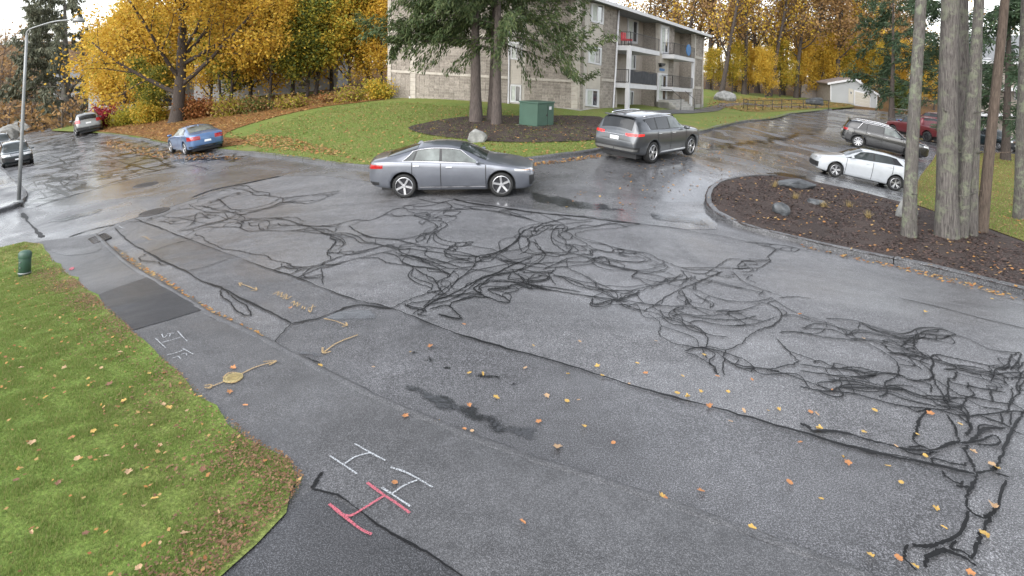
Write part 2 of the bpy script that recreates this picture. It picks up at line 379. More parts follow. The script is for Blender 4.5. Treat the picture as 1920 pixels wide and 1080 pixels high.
region('sidewalk_patch', [(177,559),(225,541),(274,524),(330,553),(384,584),(318,603),(250,623),(215,596)], .037, 'patch', jitter=.012)
region('driveway_apron', [(585,925),(610,930),(680,975),(770,1028),(870,1095),(1000,1250),(300,1250),(372,1130),(427,1079),(472,1030),(532,970)], .036, 'apron')
region('old_pavement_slab', [(150,452),(185,458),(188,470),(165,478),(120,481),(95,470),(115,458)], .036, 'kerb', smooth=3)
LAWN_NEAR = [(45,457),(0,467),(-160,485),(-160,1250),(300,1250)]+LAWN_EDGE[::-1]
region('lawn_near', LAWN_NEAR, .05, 'lawn_near', jitter=.03, noise_z=.002)
region('corner_pavement', LEFT_CORNER+[(-130,300),(-130,438)], .13, 'smooth')
region('lawn', FAR_KERB+[(1600,203),(1560,190),(1450,178),(1340,170),(1200,168),(900,168),(700,172),(500,182),(300,196),(200,210),(150,231),(110,241),(96,246),(130,249)], .12, 'lawn', smax=2)
region('leaf_strewn_verge', [(140,247),(183,250),(255,259),(312,271),(410,282),(470,268),(420,262),(440,246),(520,222),(610,203),(722,190),(722,176),(600,180),(450,185),(300,197),(205,210),(195,228)], .15, 'litter', smooth=2, smax=2)
BED = [(765,245),(800,235),(850,226),(900,222),(1000,222),(1090,222),(1135,228),(1150,262),(1100,270),(1030,273),(950,273),(880,268),(800,258)]
region('mulch_bed', BED, .16, 'mulch', smooth=3, noise_z=.012, dens=.012)
region('planting_island', ISL_KERB+[(2050,500),(1920,462),(1845,434),(1757,406),(1718,392)]+ISL_TOP[::-1], .12, 'mulch', noise_z=.012, dens=.02)
region('lawn_beside_lot', LAWN_R+[(2080,500),(2150,420),(2150,320),(1990,302),(1920,293),(1850,288),(1762,279),(1725,335),(1700,370),(1690,385)], .125, 'lawn_dry')
region('garage_verge', [(1345,192),(1400,212),(1470,211),(1540,205),(1600,203),(1590,196),(1530,192),(1450,186)], .15, 'lawn_dry', smooth=2, smax=2)
region('footpath', [(1150,213),(1230,219),(1300,216),(1345,211),(1360,203),(1395,199),(1450,204),(1540,204),(1540,202),(1450,201),(1395,195),(1352,196),(1320,205),(1290,208),(1230,211),(1150,208)], .16, 'kerb', smax=2)

def kerb(name, px, side, label=None, piece=2.4, h=.14, w=.16, off=0):
    P = smooth_line(at(px)[:, :2], 6); d = np.r_[0, np.cumsum(np.linalg.norm(np.diff(P, axis=0), axis=1))]
    n = max(1, int(d[-1]/piece)); root = empty(name, (0, 0, 0), kind='structure')
    prof = [(0, -.03), (.012, h-.035), (.035, h-.006), (.06, h), (w, h), (w, -.03)]
    for k in range(n):
        a, b = d[-1]*k/n+.008, d[-1]*(k+1)/n-.008
        s = np.linspace(a, b, 6); q = np.stack([np.interp(s, d, P[:, 0]), np.interp(s, d, P[:, 1])], 1)
        T = np.gradient(q, axis=0); T /= np.linalg.norm(T, axis=1)[:, None]; N = np.stack([-T[:, 1], T[:, 0]], 1)*side
        jx, jz = random.uniform(-.012, .012), random.uniform(-.012, .012)
        V = []; m = len(prof)
        for i in range(len(q)):
            for o, z in prof:
                x, y = q[i]+N[i]*(o+jx); V.append((x, y, float(tz(q[i][0], q[i][1]))+z+off+jz+random.uniform(-.003, .003)))
        Fc = []
        for i in range(len(q)-1):
            for j in range(m-1):
                f = (i*m+j, i*m+j+1, (i+1)*m+j+1, (i+1)*m+j); Fc.append(f if side < 0 else f[::-1])
        Fc += [tuple(range(m)), tuple(range((len(q)-1)*m, len(q)*m))[::-1]]
        link('kerb_stone', mesh('kerb_stone', V, Fc), root, 'kerb')
kerb('kerb', FAR_KERB, 1)
kerb('kerb', ISL_KERB, 1, piece=3.0)
kerb('kerb', LEFT_CORNER, 1)
# low asphalt berm between walk and gutter
mb = MB(); P = smooth_line(at(CURB)[:, :2], 8)
for o, w, z in ((0, .10, .045),):
    T = np.gradient(P, axis=0); T /= np.linalg.norm(T, axis=1)[:, None]; N = np.stack([-T[:, 1], T[:, 0]], 1)
    V = []; prof = [(-.07, .028), (-.035, .04), (0, .044), (.03, .034), (.06, .004)]
    for i in range(len(P)):
        for o, z in prof:
            x, y = P[i]+N[i]*(o+random.uniform(-.012, .012)); V.append((x, y, float(tz(*P[i]))+z+random.uniform(-.006, .006)))
    m = len(prof)
    mb.add(V, [(i*m+j, (i+1)*m+j, (i+1)*m+j+1, i*m+j+1) for i in range(len(P)-1) for j in range(m-1)])
tag(mb.obj('kerb_berm', 'walk', None, True), kind='structure')

M['silt'] = asphalt('silty_gutter', .05, .085, .6, .6, 90, (1.12, 1.0, .86))
region('gutter', [(205,462),(232,470),(300,520),(400,586),(520,645),(508,652),(400,599),(290,532),(215,480)], .007, 'silt', smooth=2, jitter=.02, dens=.02)
# ------------------------------------------------------------------ crack sealant traced from the street
CR = {
'A': (240,330,4.695), 'B': (600,360,4.5), 'C': (800,360,4.5), 'D': (1100,420,4.155), 'E': (1500,560,4.155), 'G': (1600,780,3.6), 'I': (0,230,4.909)}
TR = {}
TR['A'] = '''580,520 650,535 690,580 780,615 830,645 960,660 1100,690 1210,705 1270,745 1380,765 1460,800 1570,805
150,400 200,370 330,330 450,280 520,250|180,400 300,350 450,300 560,290|340,365 470,375 560,395 620,410 700,420 770,405 880,390
270,400 340,410 380,425 405,405 360,400|430,490 520,450 580,400 600,340 640,330 680,355 720,380
430,500 560,460 700,430 830,400 950,365 1040,330 1200,290 1340,240 1480,220|480,545 590,490 680,455 790,455 960,455 1060,490 1200,485 1360,490
520,480 700,430 790,410 920,360|770,210 800,205 850,250 900,290 960,300 1030,300 1100,285 1240,250 1350,200 1480,185 1640,165 1878,130
610,210 720,180 830,130 900,110 980,120 1080,140 1110,170 1220,175 1330,190 1370,200|940,90 1040,85 1110,130 1230,150 1250,170
800,210 880,180 950,155 970,160 900,190|530,250 590,290 690,320 830,325 900,320 980,340 1040,345|590,265 700,275 760,300 860,310 930,335
640,270 780,290 850,260 800,220 700,235|690,340 740,350 800,350 860,380 910,380 1000,400 1020,420|850,330 880,370 920,365 950,340 990,350 1030,375 1000,410
960,300 940,310 960,325 990,315 970,300|1040,330 1140,310 1260,275 1360,235 1500,240 1580,245 1700,215 1780,170 1878,150|1360,195 1360,235
1040,375 1130,380 1230,375 1340,380 1430,400 1500,430 1580,445 1660,480 1720,510 1800,540 1878,570|1230,375 1340,370 1480,370 1540,400 1600,385
1000,450 1020,400 1100,390 1220,395 1240,420 1220,470 1160,475 1150,430 1170,410|1060,410 1080,440 1150,440|1320,415 1350,440 1470,435 1560,440 1700,445 1830,430 1878,420
1360,490 1460,485 1600,500 1740,515 1878,540|1650,470 1740,470 1810,500 1840,460 1878,440|1780,550 1830,580 1790,640 1750,680 1790,740|1750,680 1850,680 1878,650
1290,830 1380,800 1520,810 1640,800 1740,760 1878,710|1500,895 1620,840 1730,800 1878,775|1500,895 1600,905 1740,890|1700,820 1720,960|1310,840 1420,870 1520,830 1640,790
830,455 880,420 960,410 1000,440 980,460|200,670 340,620 500,575|530,840 700,800 900,730|200,680 100,720 120,750 260,765 290,790 350,785|0,405 150,405'''
TR['B'] = '''0,285 120,295 200,260 300,240 420,240 520,205 600,160 700,130 730,115 850,125 960,110 1060,80|0,345 90,365 180,360 280,390 340,430 440,440 560,460 680,470 820,460 980,475 1150,505 1300,540 1360,560
240,290 330,345 440,385 560,400 700,400 800,380 900,350 980,335 1050,300 1070,275 1020,250 900,240 800,205 640,205 600,185|860,280 900,250 960,270 990,300 940,340
340,350 420,385 620,405 700,420 780,440 850,455|100,390 180,395 210,440 180,460 110,450|60,515 110,450 130,420 80,395|60,515 160,520 280,530 440,480 560,450
0,620 120,570 240,530 400,490 520,465 640,440|30,650 200,595 400,545 530,515 680,490 770,480|330,565 480,560 560,600 700,620 820,640 960,650 1080,700
530,515 640,540 700,600 780,630 880,640 980,660 1100,650 1260,660|620,510 720,550 840,590 960,620 1090,650|680,540 800,560 900,610 1000,650 1100,710
770,540 900,570 1040,600 1130,600 1300,605|820,460 900,480 890,540 1000,580 1090,610 1200,640 1330,620|900,440 930,370 970,350 1020,400 1150,430 1290,425 1220,460 1120,465 1050,510
820,430 810,400 880,365 940,350|1150,430 1080,480 1050,515 1150,560 1280,570|1800,295 1730,330 1690,365 1660,420 1590,470 1500,520 1400,560 1320,600 1290,640 1200,720 1100,790 1010,860 960,900 870,980
1690,380 1580,480 1480,550 1380,580 1310,600|790,650 775,710 850,750 940,780 940,820 900,855|900,855 960,850 1010,830 985,770 1080,720 1140,670|800,650 880,700 960,740 990,780
600,990 720,930 850,880 980,840|725,975 770,945 900,930 1020,900 1180,870 1340,860 1300,820 1420,760 1540,750|1340,860 1420,900 1540,940 1600,935 1540,890 1440,850 1430,825 1560,825 1620,790 1720,800 1800,825
920,1000 1050,965 1100,980 1160,1040 1200,1080|870,990 960,930 1080,880 1200,820 1340,740 1480,690 1580,640 1700,590 1800,550|1100,940 1300,890 1420,900|780,1040 840,1000 870,1020 820,1040 900,1050
1060,80 1110,130 1040,160 920,155 820,155 740,150 700,135|1110,130 1000,180 900,230|800,205 820,185 900,180 910,205 860,215|1040,190 1060,170 1180,165 1140,200 1050,200 1160,210
1040,160 1200,150 1300,145 1480,170 1640,200 1800,240|820,60 1000,95 1130,70 1300,105 1480,125 1700,160 1800,180|1110,95 1250,130 1300,150|720,950 760,985 860,1000 900,1020|1110,940 1100,980
1190,1080 1060,1060 1000,1040|640,545 760,540 900,580 1060,640|560,445 640,470 700,520 820,560 960,600'''
TR['C'] = '''360,125 400,150 560,160 760,210 980,265 1100,280 1240,265 1400,250|600,175 640,155 760,150|990,265 940,290 840,320 790,360 770,400 700,460 600,510 470,550
1090,280 1020,310 940,360 860,395 860,460 840,500 780,530|860,330 930,335 950,315 1000,290 1080,285|1110,290 1060,340 1060,420 1110,470 1190,510 1280,500 1230,460 1170,440|1120,320 1110,380 1170,410 1180,490
1100,290 1180,295 1180,330 1120,360 1160,400 1220,400 1220,360 1180,340 1220,315 1400,300 1560,260|1740,285 1600,310 1440,320 1300,340 1250,370 1320,400 1450,430 1600,480 1800,515
1230,380 1360,450 1400,480 1560,520 1680,545 1800,560|780,390 780,450 800,500 860,520 980,535 1110,545 1190,520|900,420 940,480 1000,520 980,570 900,620 790,660 710,680 610,690
910,400 950,470 1010,540|620,575 760,575 880,545 1000,520 1180,515 1300,540 1400,570|620,580 780,600 900,610 1060,600 1200,595 1340,595 1380,570 1300,545|460,550 600,560 660,590 830,620 780,660 700,660
980,660 1100,610 1190,570 1300,550|1180,560 1190,640|720,680 820,660 920,680 1040,690 1080,660|1030,690 1060,750 1090,790|770,690 800,730 880,750 1000,740 1030,720 940,690 880,720 850,750
1080,640 1160,640 1260,680 1340,720 1420,780 1450,820 1580,840 1680,835 1800,835|1060,710 1160,730 1280,780 1400,810 1500,850 1580,900 1620,910
640,745 740,770 860,790 980,820 1120,845 1280,870 1440,890 1560,910 1700,930|710,690 690,740 760,750 820,770 960,805|530,760 660,760 800,770 900,790 980,800 1120,820 1300,850|980,790 960,810 990,830
1400,900 1390,940 1420,960 1520,930 1600,910|1600,940 1620,910 1700,880 1800,850|1620,950 1700,990 1800,1005|1400,570 1480,550 1540,590 1550,620 1640,640 1800,680
1400,580 1500,615 1640,650 1770,670 1730,720 1800,740|1540,560 1640,590 1800,600|1440,490 1380,500 1390,540 1300,520|600,690 480,730 380,800 300,860 180,920 0,960|560,720 470,770 400,820 430,850 470,860
520,830 560,820 650,820 740,790 800,800 880,825 980,820|1100,200 1240,240 1400,240|1260,300 1340,280 1420,290 1600,265|940,180 1060,235 1140,270|1000,265 1100,240 1220,230'''
TR['D'] = '''0,140 140,165 300,205 480,235 560,280 640,310 740,345 860,345 1000,345 1150,350 1240,350|60,205 200,225 360,230 440,255 500,285 420,300 280,295 170,275
50,290 100,260 160,270 190,320 280,345 400,370 520,380 600,360 630,340 600,320 480,320|50,300 200,335 380,380 360,415 460,440 600,470 720,495 860,525 940,560 1060,600 1240,615 1380,600 1440,580
370,385 500,395 600,420 630,440 560,465|0,410 60,450 90,495 180,520 340,520 480,490 600,470|90,500 180,545 260,590 440,520 560,490|0,565 120,590 240,610 330,650 440,680 530,700 620,740 740,780 860,830 960,870 1100,890
0,490 120,510 260,545 360,555|50,590 50,630 120,620 200,600|250,590 400,620 520,640 680,650 860,660 1040,690 1200,680 1320,650|480,710 540,750 580,800 560,860 620,910 700,945 860,970 980,970 1080,990 1200,940 1280,870 1380,820
440,680 520,640 620,570 730,510 840,465 930,430 1040,380|630,450 720,440 780,430 750,380 730,360|640,470 700,420 740,395|720,490 780,440 820,420 800,400|840,410 860,450 930,430 960,440 1100,480 1280,520 1400,550
1000,345 1060,305 1120,275 1240,285 1340,300 1430,285 1380,330 1300,370 1200,380|1430,290 1420,250 1490,200 1530,215|1190,360 1180,320 1230,290 1300,290|1190,355 1280,345 1300,370|930,390 990,350
920,380 940,410 1000,400 1050,375 1010,400 1080,420 1160,415|1120,370 1150,390 1200,440 1270,480 1350,510 1440,540|1210,400 1290,400 1250,430 1330,470|740,520 770,580 770,640|740,520 800,640|830,540 900,590 960,620 960,660
570,670 600,720 640,740|660,720 760,710 900,740 1040,750 1200,750 1320,720|660,720 780,770 900,840 940,900 930,970|760,1000 860,970 1000,990 1100,1020 1220,1060|770,1010 860,1040 930,1080|900,980 940,1060|1080,990 1060,1050
1440,580 1500,620 1600,680 1745,740|1500,580 1620,570 1745,585|1480,900 1540,960 1600,1030 1660,1080|1500,850 1600,845 1745,860|1380,820 1460,790 1520,720 1480,660 1400,620
960,780 1100,800 1280,790 1400,760 1480,730|680,680 860,720 1080,710 1240,700|1520,720 1620,720 1745,760|340,10 560,20 740,45 880,75 1060,100 1280,150 1490,200|1300,145 1450,160 1600,180 1745,220|930,1080 1000,1130 1020,1180|1080,1050 1060,1110 1080,1190|1220,1060 1300,1120 1280,1160
1660,1080 1560,1110 1400,1150|850,460 850,520|1060,1050 1180,1110 1320,1130 1500,1160'''
TR['E'] = '''200,165 300,165 450,185 560,230 680,270 820,300 920,285 980,260 1080,250 1160,265 1210,290 1120,300 980,280|480,195 560,240 700,280 800,310 880,310|0,230 120,240 260,250 360,290 420,255 520,255 640,290 760,320 880,360
360,290 400,320 520,330 640,350 740,380 800,400 900,430 1010,470|0,270 200,310 380,330 500,350 600,395 670,440 740,490 770,550 760,600 720,640 660,670 680,740 620,780|640,340 700,330 780,370 860,420 960,450
640,350 700,410 800,440 900,480 1010,520|790,385 840,330 890,320 890,360 920,410 990,460 1040,490 1020,560 1040,610 980,640 880,645 790,610 760,600|800,390 880,390 900,410|920,285 910,340 890,360
680,430 820,435 920,450 1000,490|740,460 860,510 960,570|1010,470 1060,440 1160,460 1300,490 1440,520 1560,555 1620,540 1640,470 1690,425 1720,440 1700,500 1640,560|1030,490 1140,520 1280,560 1420,600 1560,640 1640,690
1030,470 1160,510 1280,545 1440,575 1560,590 1630,640|1120,560 1180,560 1220,580 1200,630 1160,630 1180,660 1300,690 1480,720 1600,740|760,600 600,580 480,550 380,545 310,555 200,550 0,520
360,555 460,580 560,600 600,580|380,610 500,620 590,600|0,570 160,590 340,620 480,650 660,690 820,720 960,770 1080,830 1200,880 1320,920|220,640 400,650 560,690 680,710 830,720
0,690 120,720 240,730 290,705 400,700 540,705 660,710|240,735 360,740 460,760 600,800 760,840 900,860 1040,870 1200,910 1330,925 1500,905 1640,890 1745,890|680,680 800,710 900,760 1060,770 1180,780 1300,790
680,740 820,790 960,820 1060,850|840,860 920,885 1010,865 930,940 915,1010 900,1080|1040,620 1060,680 1120,760 1160,830 1250,850 1300,780 1360,760 1310,700 1310,660|1040,630 1180,720 1280,770 1420,790 1560,820 1640,830
940,655 1020,680 1020,740|1310,680 1400,710 1520,720|1060,840 1200,860 1280,900 1330,1000 1300,1080|1250,830 1310,900 1310,950|1150,920 1200,1000 1220,1080|1300,790 1420,850 1560,870 1620,880 1640,800 1700,740 1745,640
1640,690 1660,780 1620,860|1640,640 1700,610 1745,570|1400,920 1500,960 1620,1000|1560,900 1580,980 1640,1020|1640,890 1640,1000|1380,1060 1440,1020 1600,1020|1640,1030 1700,960 1745,880|1640,1030 1745,1075|1640,810 1745,880
1480,0 1745,60|1090,800 1200,820 1320,860|1160,630 1150,740 1170,820|1480,720 1500,820|1180,580 1350,620 1480,650 1620,690|1230,560 1400,600|100,500 160,490 240,530 300,550|0,150 100,180 240,200 350,270|1745,500 1700,560 1720,620 1680,700 1745,760'''
TR['G'] = '''340,240 400,265 500,265 560,250|360,220 480,215|470,0 440,60 430,110 405,150 410,180 450,210 520,240|630,0 680,70 700,140 720,190|780,190 860,180 920,150 970,150 990,190 940,210 840,205|790,50 790,90 760,130|700,0 780,60
530,290 640,320 740,340 770,325|530,290 530,330|370,880 340,960 430,1060|690,850 660,910 740,930 800,980|600,380 620,420 720,470 740,450|700,490 780,490|960,400 1060,430|1030,440 980,600 940,660'''
TR['Gw'] = '''0,145 120,180 250,210 340,235 420,245 560,240 640,205 700,190 780,195 830,150 900,100 1010,95|0,225 120,255 260,285 400,315 540,345 700,375 820,405|830,400 800,330 760,250 770,210
830,400 930,380 970,350 1010,260 1060,130 1120,20|830,400 820,460 780,520 760,600 790,660 870,700 920,690 960,650|780,660 740,770 690,830 600,870 500,900 400,890|920,700 860,820 830,900 800,980|480,1040 500,970 600,930 700,950 800,1010 830,1030'''
TR['Ew'] = '0,985 60,1010 110,1050 240,1045 420,1075'
TR['Ethin'] = '780,0 960,40 1200,100 1420,160 1745,235'
TR['Cw'] = '220,60 400,100 560,120 740,150 960,180 1120,195 1300,210 1480,235 1640,255 1800,270'
TR['I'] = '''450,490 520,530 600,580 680,630 560,650 500,620|430,570 500,610 540,650 640,690|290,540 360,590|360,630 410,690 350,700|200,530 300,500 440,490|350,440 400,420 490,430|520,400 580,420 640,430
620,470 680,480 690,520|340,770 500,720 600,690 720,655|880,600 1100,540 1400,460 1669,400|1060,340 1180,380 1330,430 1440,450|850,310 960,300 1060,330 1200,340|880,450 1000,460|900,520 1100,490 1250,450
380,250 500,230 640,250|500,200 620,240|420,330 520,350 600,330|650,250 760,230 860,260|1000,260 1100,290 1200,290|1200,380 1400,330 1540,380 1669,350|1330,430 1460,400|560,330 600,380 520,400|330,340 420,310 520,330|200,600 260,580 300,560|700,310 780,330 840,320|1240,300 1380,310 1480,360'''
def strands(key):
    x0, y0, s = CR[key[0]]
    for ln in TR[key].replace('\n', '|').split('|'):
        p = [tuple(map(float, q.split(','))) for q in ln.split()]
        if len(p) > 1: yield [(x0+a/s, y0+b/s) for a, b in p]
sealant = MB(); LINES = []
def strand(px, w, off, wob=.12, noise_=.0, mbx=None):
    P = at(px)[:, :2]; L = np.linalg.norm(np.diff(P, axis=0), axis=1).sum()
    q = smooth_line(P, 7)
    if noise_:
        k = len(q); g = np.interp(np.arange(k), np.arange(0, k+12, 8), rng.normal(0, noise_, len(np.arange(0, k+12, 8)))); h = np.interp(np.arange(k), np.arange(0, k+12, 8), rng.normal(0, noise_, len(np.arange(0, k+12, 8))))
        kk = np.array([1, 2, 3, 4, 3, 2, 1])/16.; g = np.convolve(np.pad(g, 3, 'edge'), kk, 'valid'); h = np.convolve(np.pad(h, 3, 'edge'), kk, 'valid'); q = q+np.stack([g, h], 1)
    if mbx is None:
        q[1:-1] += rng.normal(0, .003+.0005*q[1:-1, 1:2], q[1:-1].shape); LINES.append(q)
    ribbon(mbx or sealant, q, w, off, wob, True, mbx is None)
def loop_strand(px, w, off):
    """a second pass of the sealant that leaves the first, swings beside it and rejoins it"""
    q = smooth_line(at(px)[:, :2], 7); L = np.linalg.norm(np.diff(q, axis=0), axis=1).sum(); n = len(q)
    i, j = random.randrange(0, max(1, n//4)), n-1-random.randrange(0, max(1, n//4))
    q = q[i:j+1]; n = len(q); T = np.gradient(q, axis=0); T /= np.linalg.norm(T, axis=1)[:, None]+1e-9; N = np.stack([-T[:, 1], T[:, 0]], 1)
    t = np.linspace(0, 1, n); amp = min(.42, .2*L)*random.uniform(.55, 1)*random.choice((-1, 1)); m = random.choice((1, 1, 2))
    o = amp*np.sin(math.pi*t*m)*(.7+.3*np.sin(t*5+random.uniform(0, 6)))
    for _ in range(4): o[1:-1] = (o[:-2]+o[1:-1]*2+o[2:])/4
    ribbon(sealant, q+N*o[:, None], w, off, .12, True, True)
k = 0
for key in 'ABCDEG':
    for px in strands(key):
        w = {'A': .021, 'B': .021, 'C': .02, 'D': .018, 'E': .019, 'G': .02}[key]
        strand(px, w*random.uniform(.8, 1.15), .012+.0011*(k % 9)); k += 1
        if key in 'ABCDE' and len(px) > 2:
            for _ in range(2 if key in 'BCE' else 1):
                if random.random() < .17: loop_strand(px, w*random.uniform(.75, 1.05), .012+.0011*(k % 9)); k += 1
# short links that close the web between neighbouring strands
pid = np.concatenate([np.full(len(q), i) for i, q in enumerate(LINES)]); pts_ = np.concatenate(LINES)
made = 0
while made < 300:
    i = random.randrange(len(pts_)); d = np.linalg.norm(pts_-pts_[i], axis=1); c_ = np.where((d > .2) & (d < .8) & (pid != pid[i]))[0]
    if len(c_) < 6 or pts_[i][1] < 7.2 or (len(c_) > 90 and random.random() < .7): continue
    a, b = pts_[i], pts_[random.choice(list(c_))]; L = np.linalg.norm(b-a); n_ = np.array([-(b-a)[1], (b-a)[0]])
    m1, m2 = a+(b-a)*.35+n_*random.uniform(-.3, .3), a+(b-a)*.7+n_*random.uniform(-.25, .25)
    ribbon(sealant, smooth_line([a, m1, m2, b], 4), random.uniform(.011, .019), .012+.0011*(k % 9), .15, True, True); k += 1; made += 1
for px in strands('Gw'): strand(px, .024, .023, .3)
for px in strands('Ew'): strand(px, .034, .022, .3)
for px in strands('Ethin'): strand(px, .022, .012, .2)
for px in strands('Cw'): strand(px, .05, .012, .4)
strand(SEAM, .02, .0225, .5); strand(L2[:10], .026, .0225, .35)
strand([(546,609),(600,598),(665,575),(735,581)], .028, .021, .4); strand([(546,609),(516,646),(560,668),(600,683)], .03, .021, .4)
strand([(416,540),(414,555),(430,568),(450,590),(470,592),(462,577),(437,560),(425,548)], .022, .021)
strand([(606,893),(598,900),(592,912),(584,924)], .03, .041, .3); strand([(585,925),(640,942),(720,1000),(800,1045),(880,1100)], .011, .041, .5)
strand([(80,445),(70,435),(52,415),(42,400)], .07, .0185, .6); strand([(130,445),(170,432),(215,422)], .07, .0185, .6)
strand([(359,371),(395,358),(430,350),(480,340),(525,331)], .08, .0185, .6)
tag(sealant.obj('crack_sealant', 'seal', road), kind='stuff')
cr2 = MB()
for px in strands('I'): strand(px, random.uniform(.05, .12), .018, .6, .06, cr2)
def walk(a, b, n, amp):
    p = [np.array(a)+(np.array(b)-np.array(a))*t for t in np.linspace(0, 1, n)]
    return [tuple(q+np.array([random.gauss(0, amp*2), random.gauss(0, amp)])) for q in p]
for _ in range(46):
    u = random.uniform(60, 420); v = random.uniform(262, 350)
    if v > 372-u*.17-6 or v < 258+max(0, (u-180))*.12: continue
    strand(walk((u, v), (u+random.uniform(25, 80), v+random.uniform(-9, 14)), 6, 1.2), random.uniform(.03, .08), .018, .6, .05, cr2)
tag(cr2.obj('street_cracks', 'crackfill', bpy.data.objects['worn_street']), kind='stuff')
# ------------------------------------------------------------------ vehicles
M['glass'] = plain('car_glass', (.03, .036, .036), .05, var=.5, scale=1.8, spec=.5)
M['glass_light'] = plain('car_glass_clear', (.10, .115, .11), .05, var=.6, scale=2.2, spec=.5)
M['glass_dark'] = plain('car_glass_tinted', (.010, .011, .012), .05, var=.5, scale=1.8, spec=.5)
M['tyre'] = plain('tyre_rubber', (.012, .012, .012), .7, var=.3, scale=20)
M['rim'] = plain('alloy_rim', (.55, .55, .56), .3, .85, var=.1, scale=12)
M['rim_dark'] = plain('dark_rim', (.05, .05, .055), .35, .7, var=.1, scale=12)
M['plastic'] = plain('black_plastic', (.016, .016, .017), .5, var=.2, scale=8)
M['seamline'] = plain('panel_gap', (.01, .01, .011), .6, var=.1)
M['chrome'] = plain('chrome_trim', (.7, .7, .72), .15, 1, var=.06)
M['skid'] = plain('silver_skid_trim', (.16, .16, .155), .35, .6, var=.1)
M['taillight'] = plain('tail_light_lens', (.32, .008, .01), .12, var=.25, scale=14, coat=.8)
M['brakelight'] = plain('lit_tail_light', (.6, .02, .02), .15, var=.2, scale=14, emit=((1, .04, .02), .12))
M['headlight'] = plain('head_light_lens', (.5, .5, .5), .08, .3, var=.3, scale=20, coat=1)
M['amber'] = plain('turn_lamp_lens', (.8, .3, .05), .15, var=.2, scale=20, coat=.8)
M['plate'] = plain('licence_plate_paint', (.75, .76, .78), .4, var=.05, scale=30)
M['interior'] = plain('car_interior', (.02, .02, .02), .8)

def pchip(xs, ys):
    o = np.argsort(xs); x = np.array(xs, float)[o]; y = np.array(ys, float)[o]; h = np.diff(x); d = np.diff(y)/h; m = np.zeros(len(x))
    for i in range(1, len(x)-1):
        if d[i-1]*d[i] > 0:
            w1 = 2*h[i]+h[i-1]; w2 = h[i]+2*h[i-1]; m[i] = (w1+w2)/(w1/d[i-1]+w2/d[i])
    m[0] = d[0]; m[-1] = d[-1]
    def f(q):
        q = np.clip(q, x[0], x[-1]); i = np.clip(np.searchsorted(x, q)-1, 0, len(x)-2); t = (q-x[i])/h[i]
        return (2*t**3-3*t*t+1)*y[i]+(t**3-2*t*t+t)*h[i]*m[i]+(-2*t**3+3*t*t)*y[i+1]+(t**3-t*t)*h[i]*m[i+1]
    return f
def chaikin(P, it=2):
    P = np.array(P, float)
    for _ in range(it):
        q = [P[0]]
        for a, b in zip(P[:-1], P[1:]): q += [a*.75+b*.25, a*.25+b*.75]
        q.append(P[-1]); P = np.array(q)
    return P
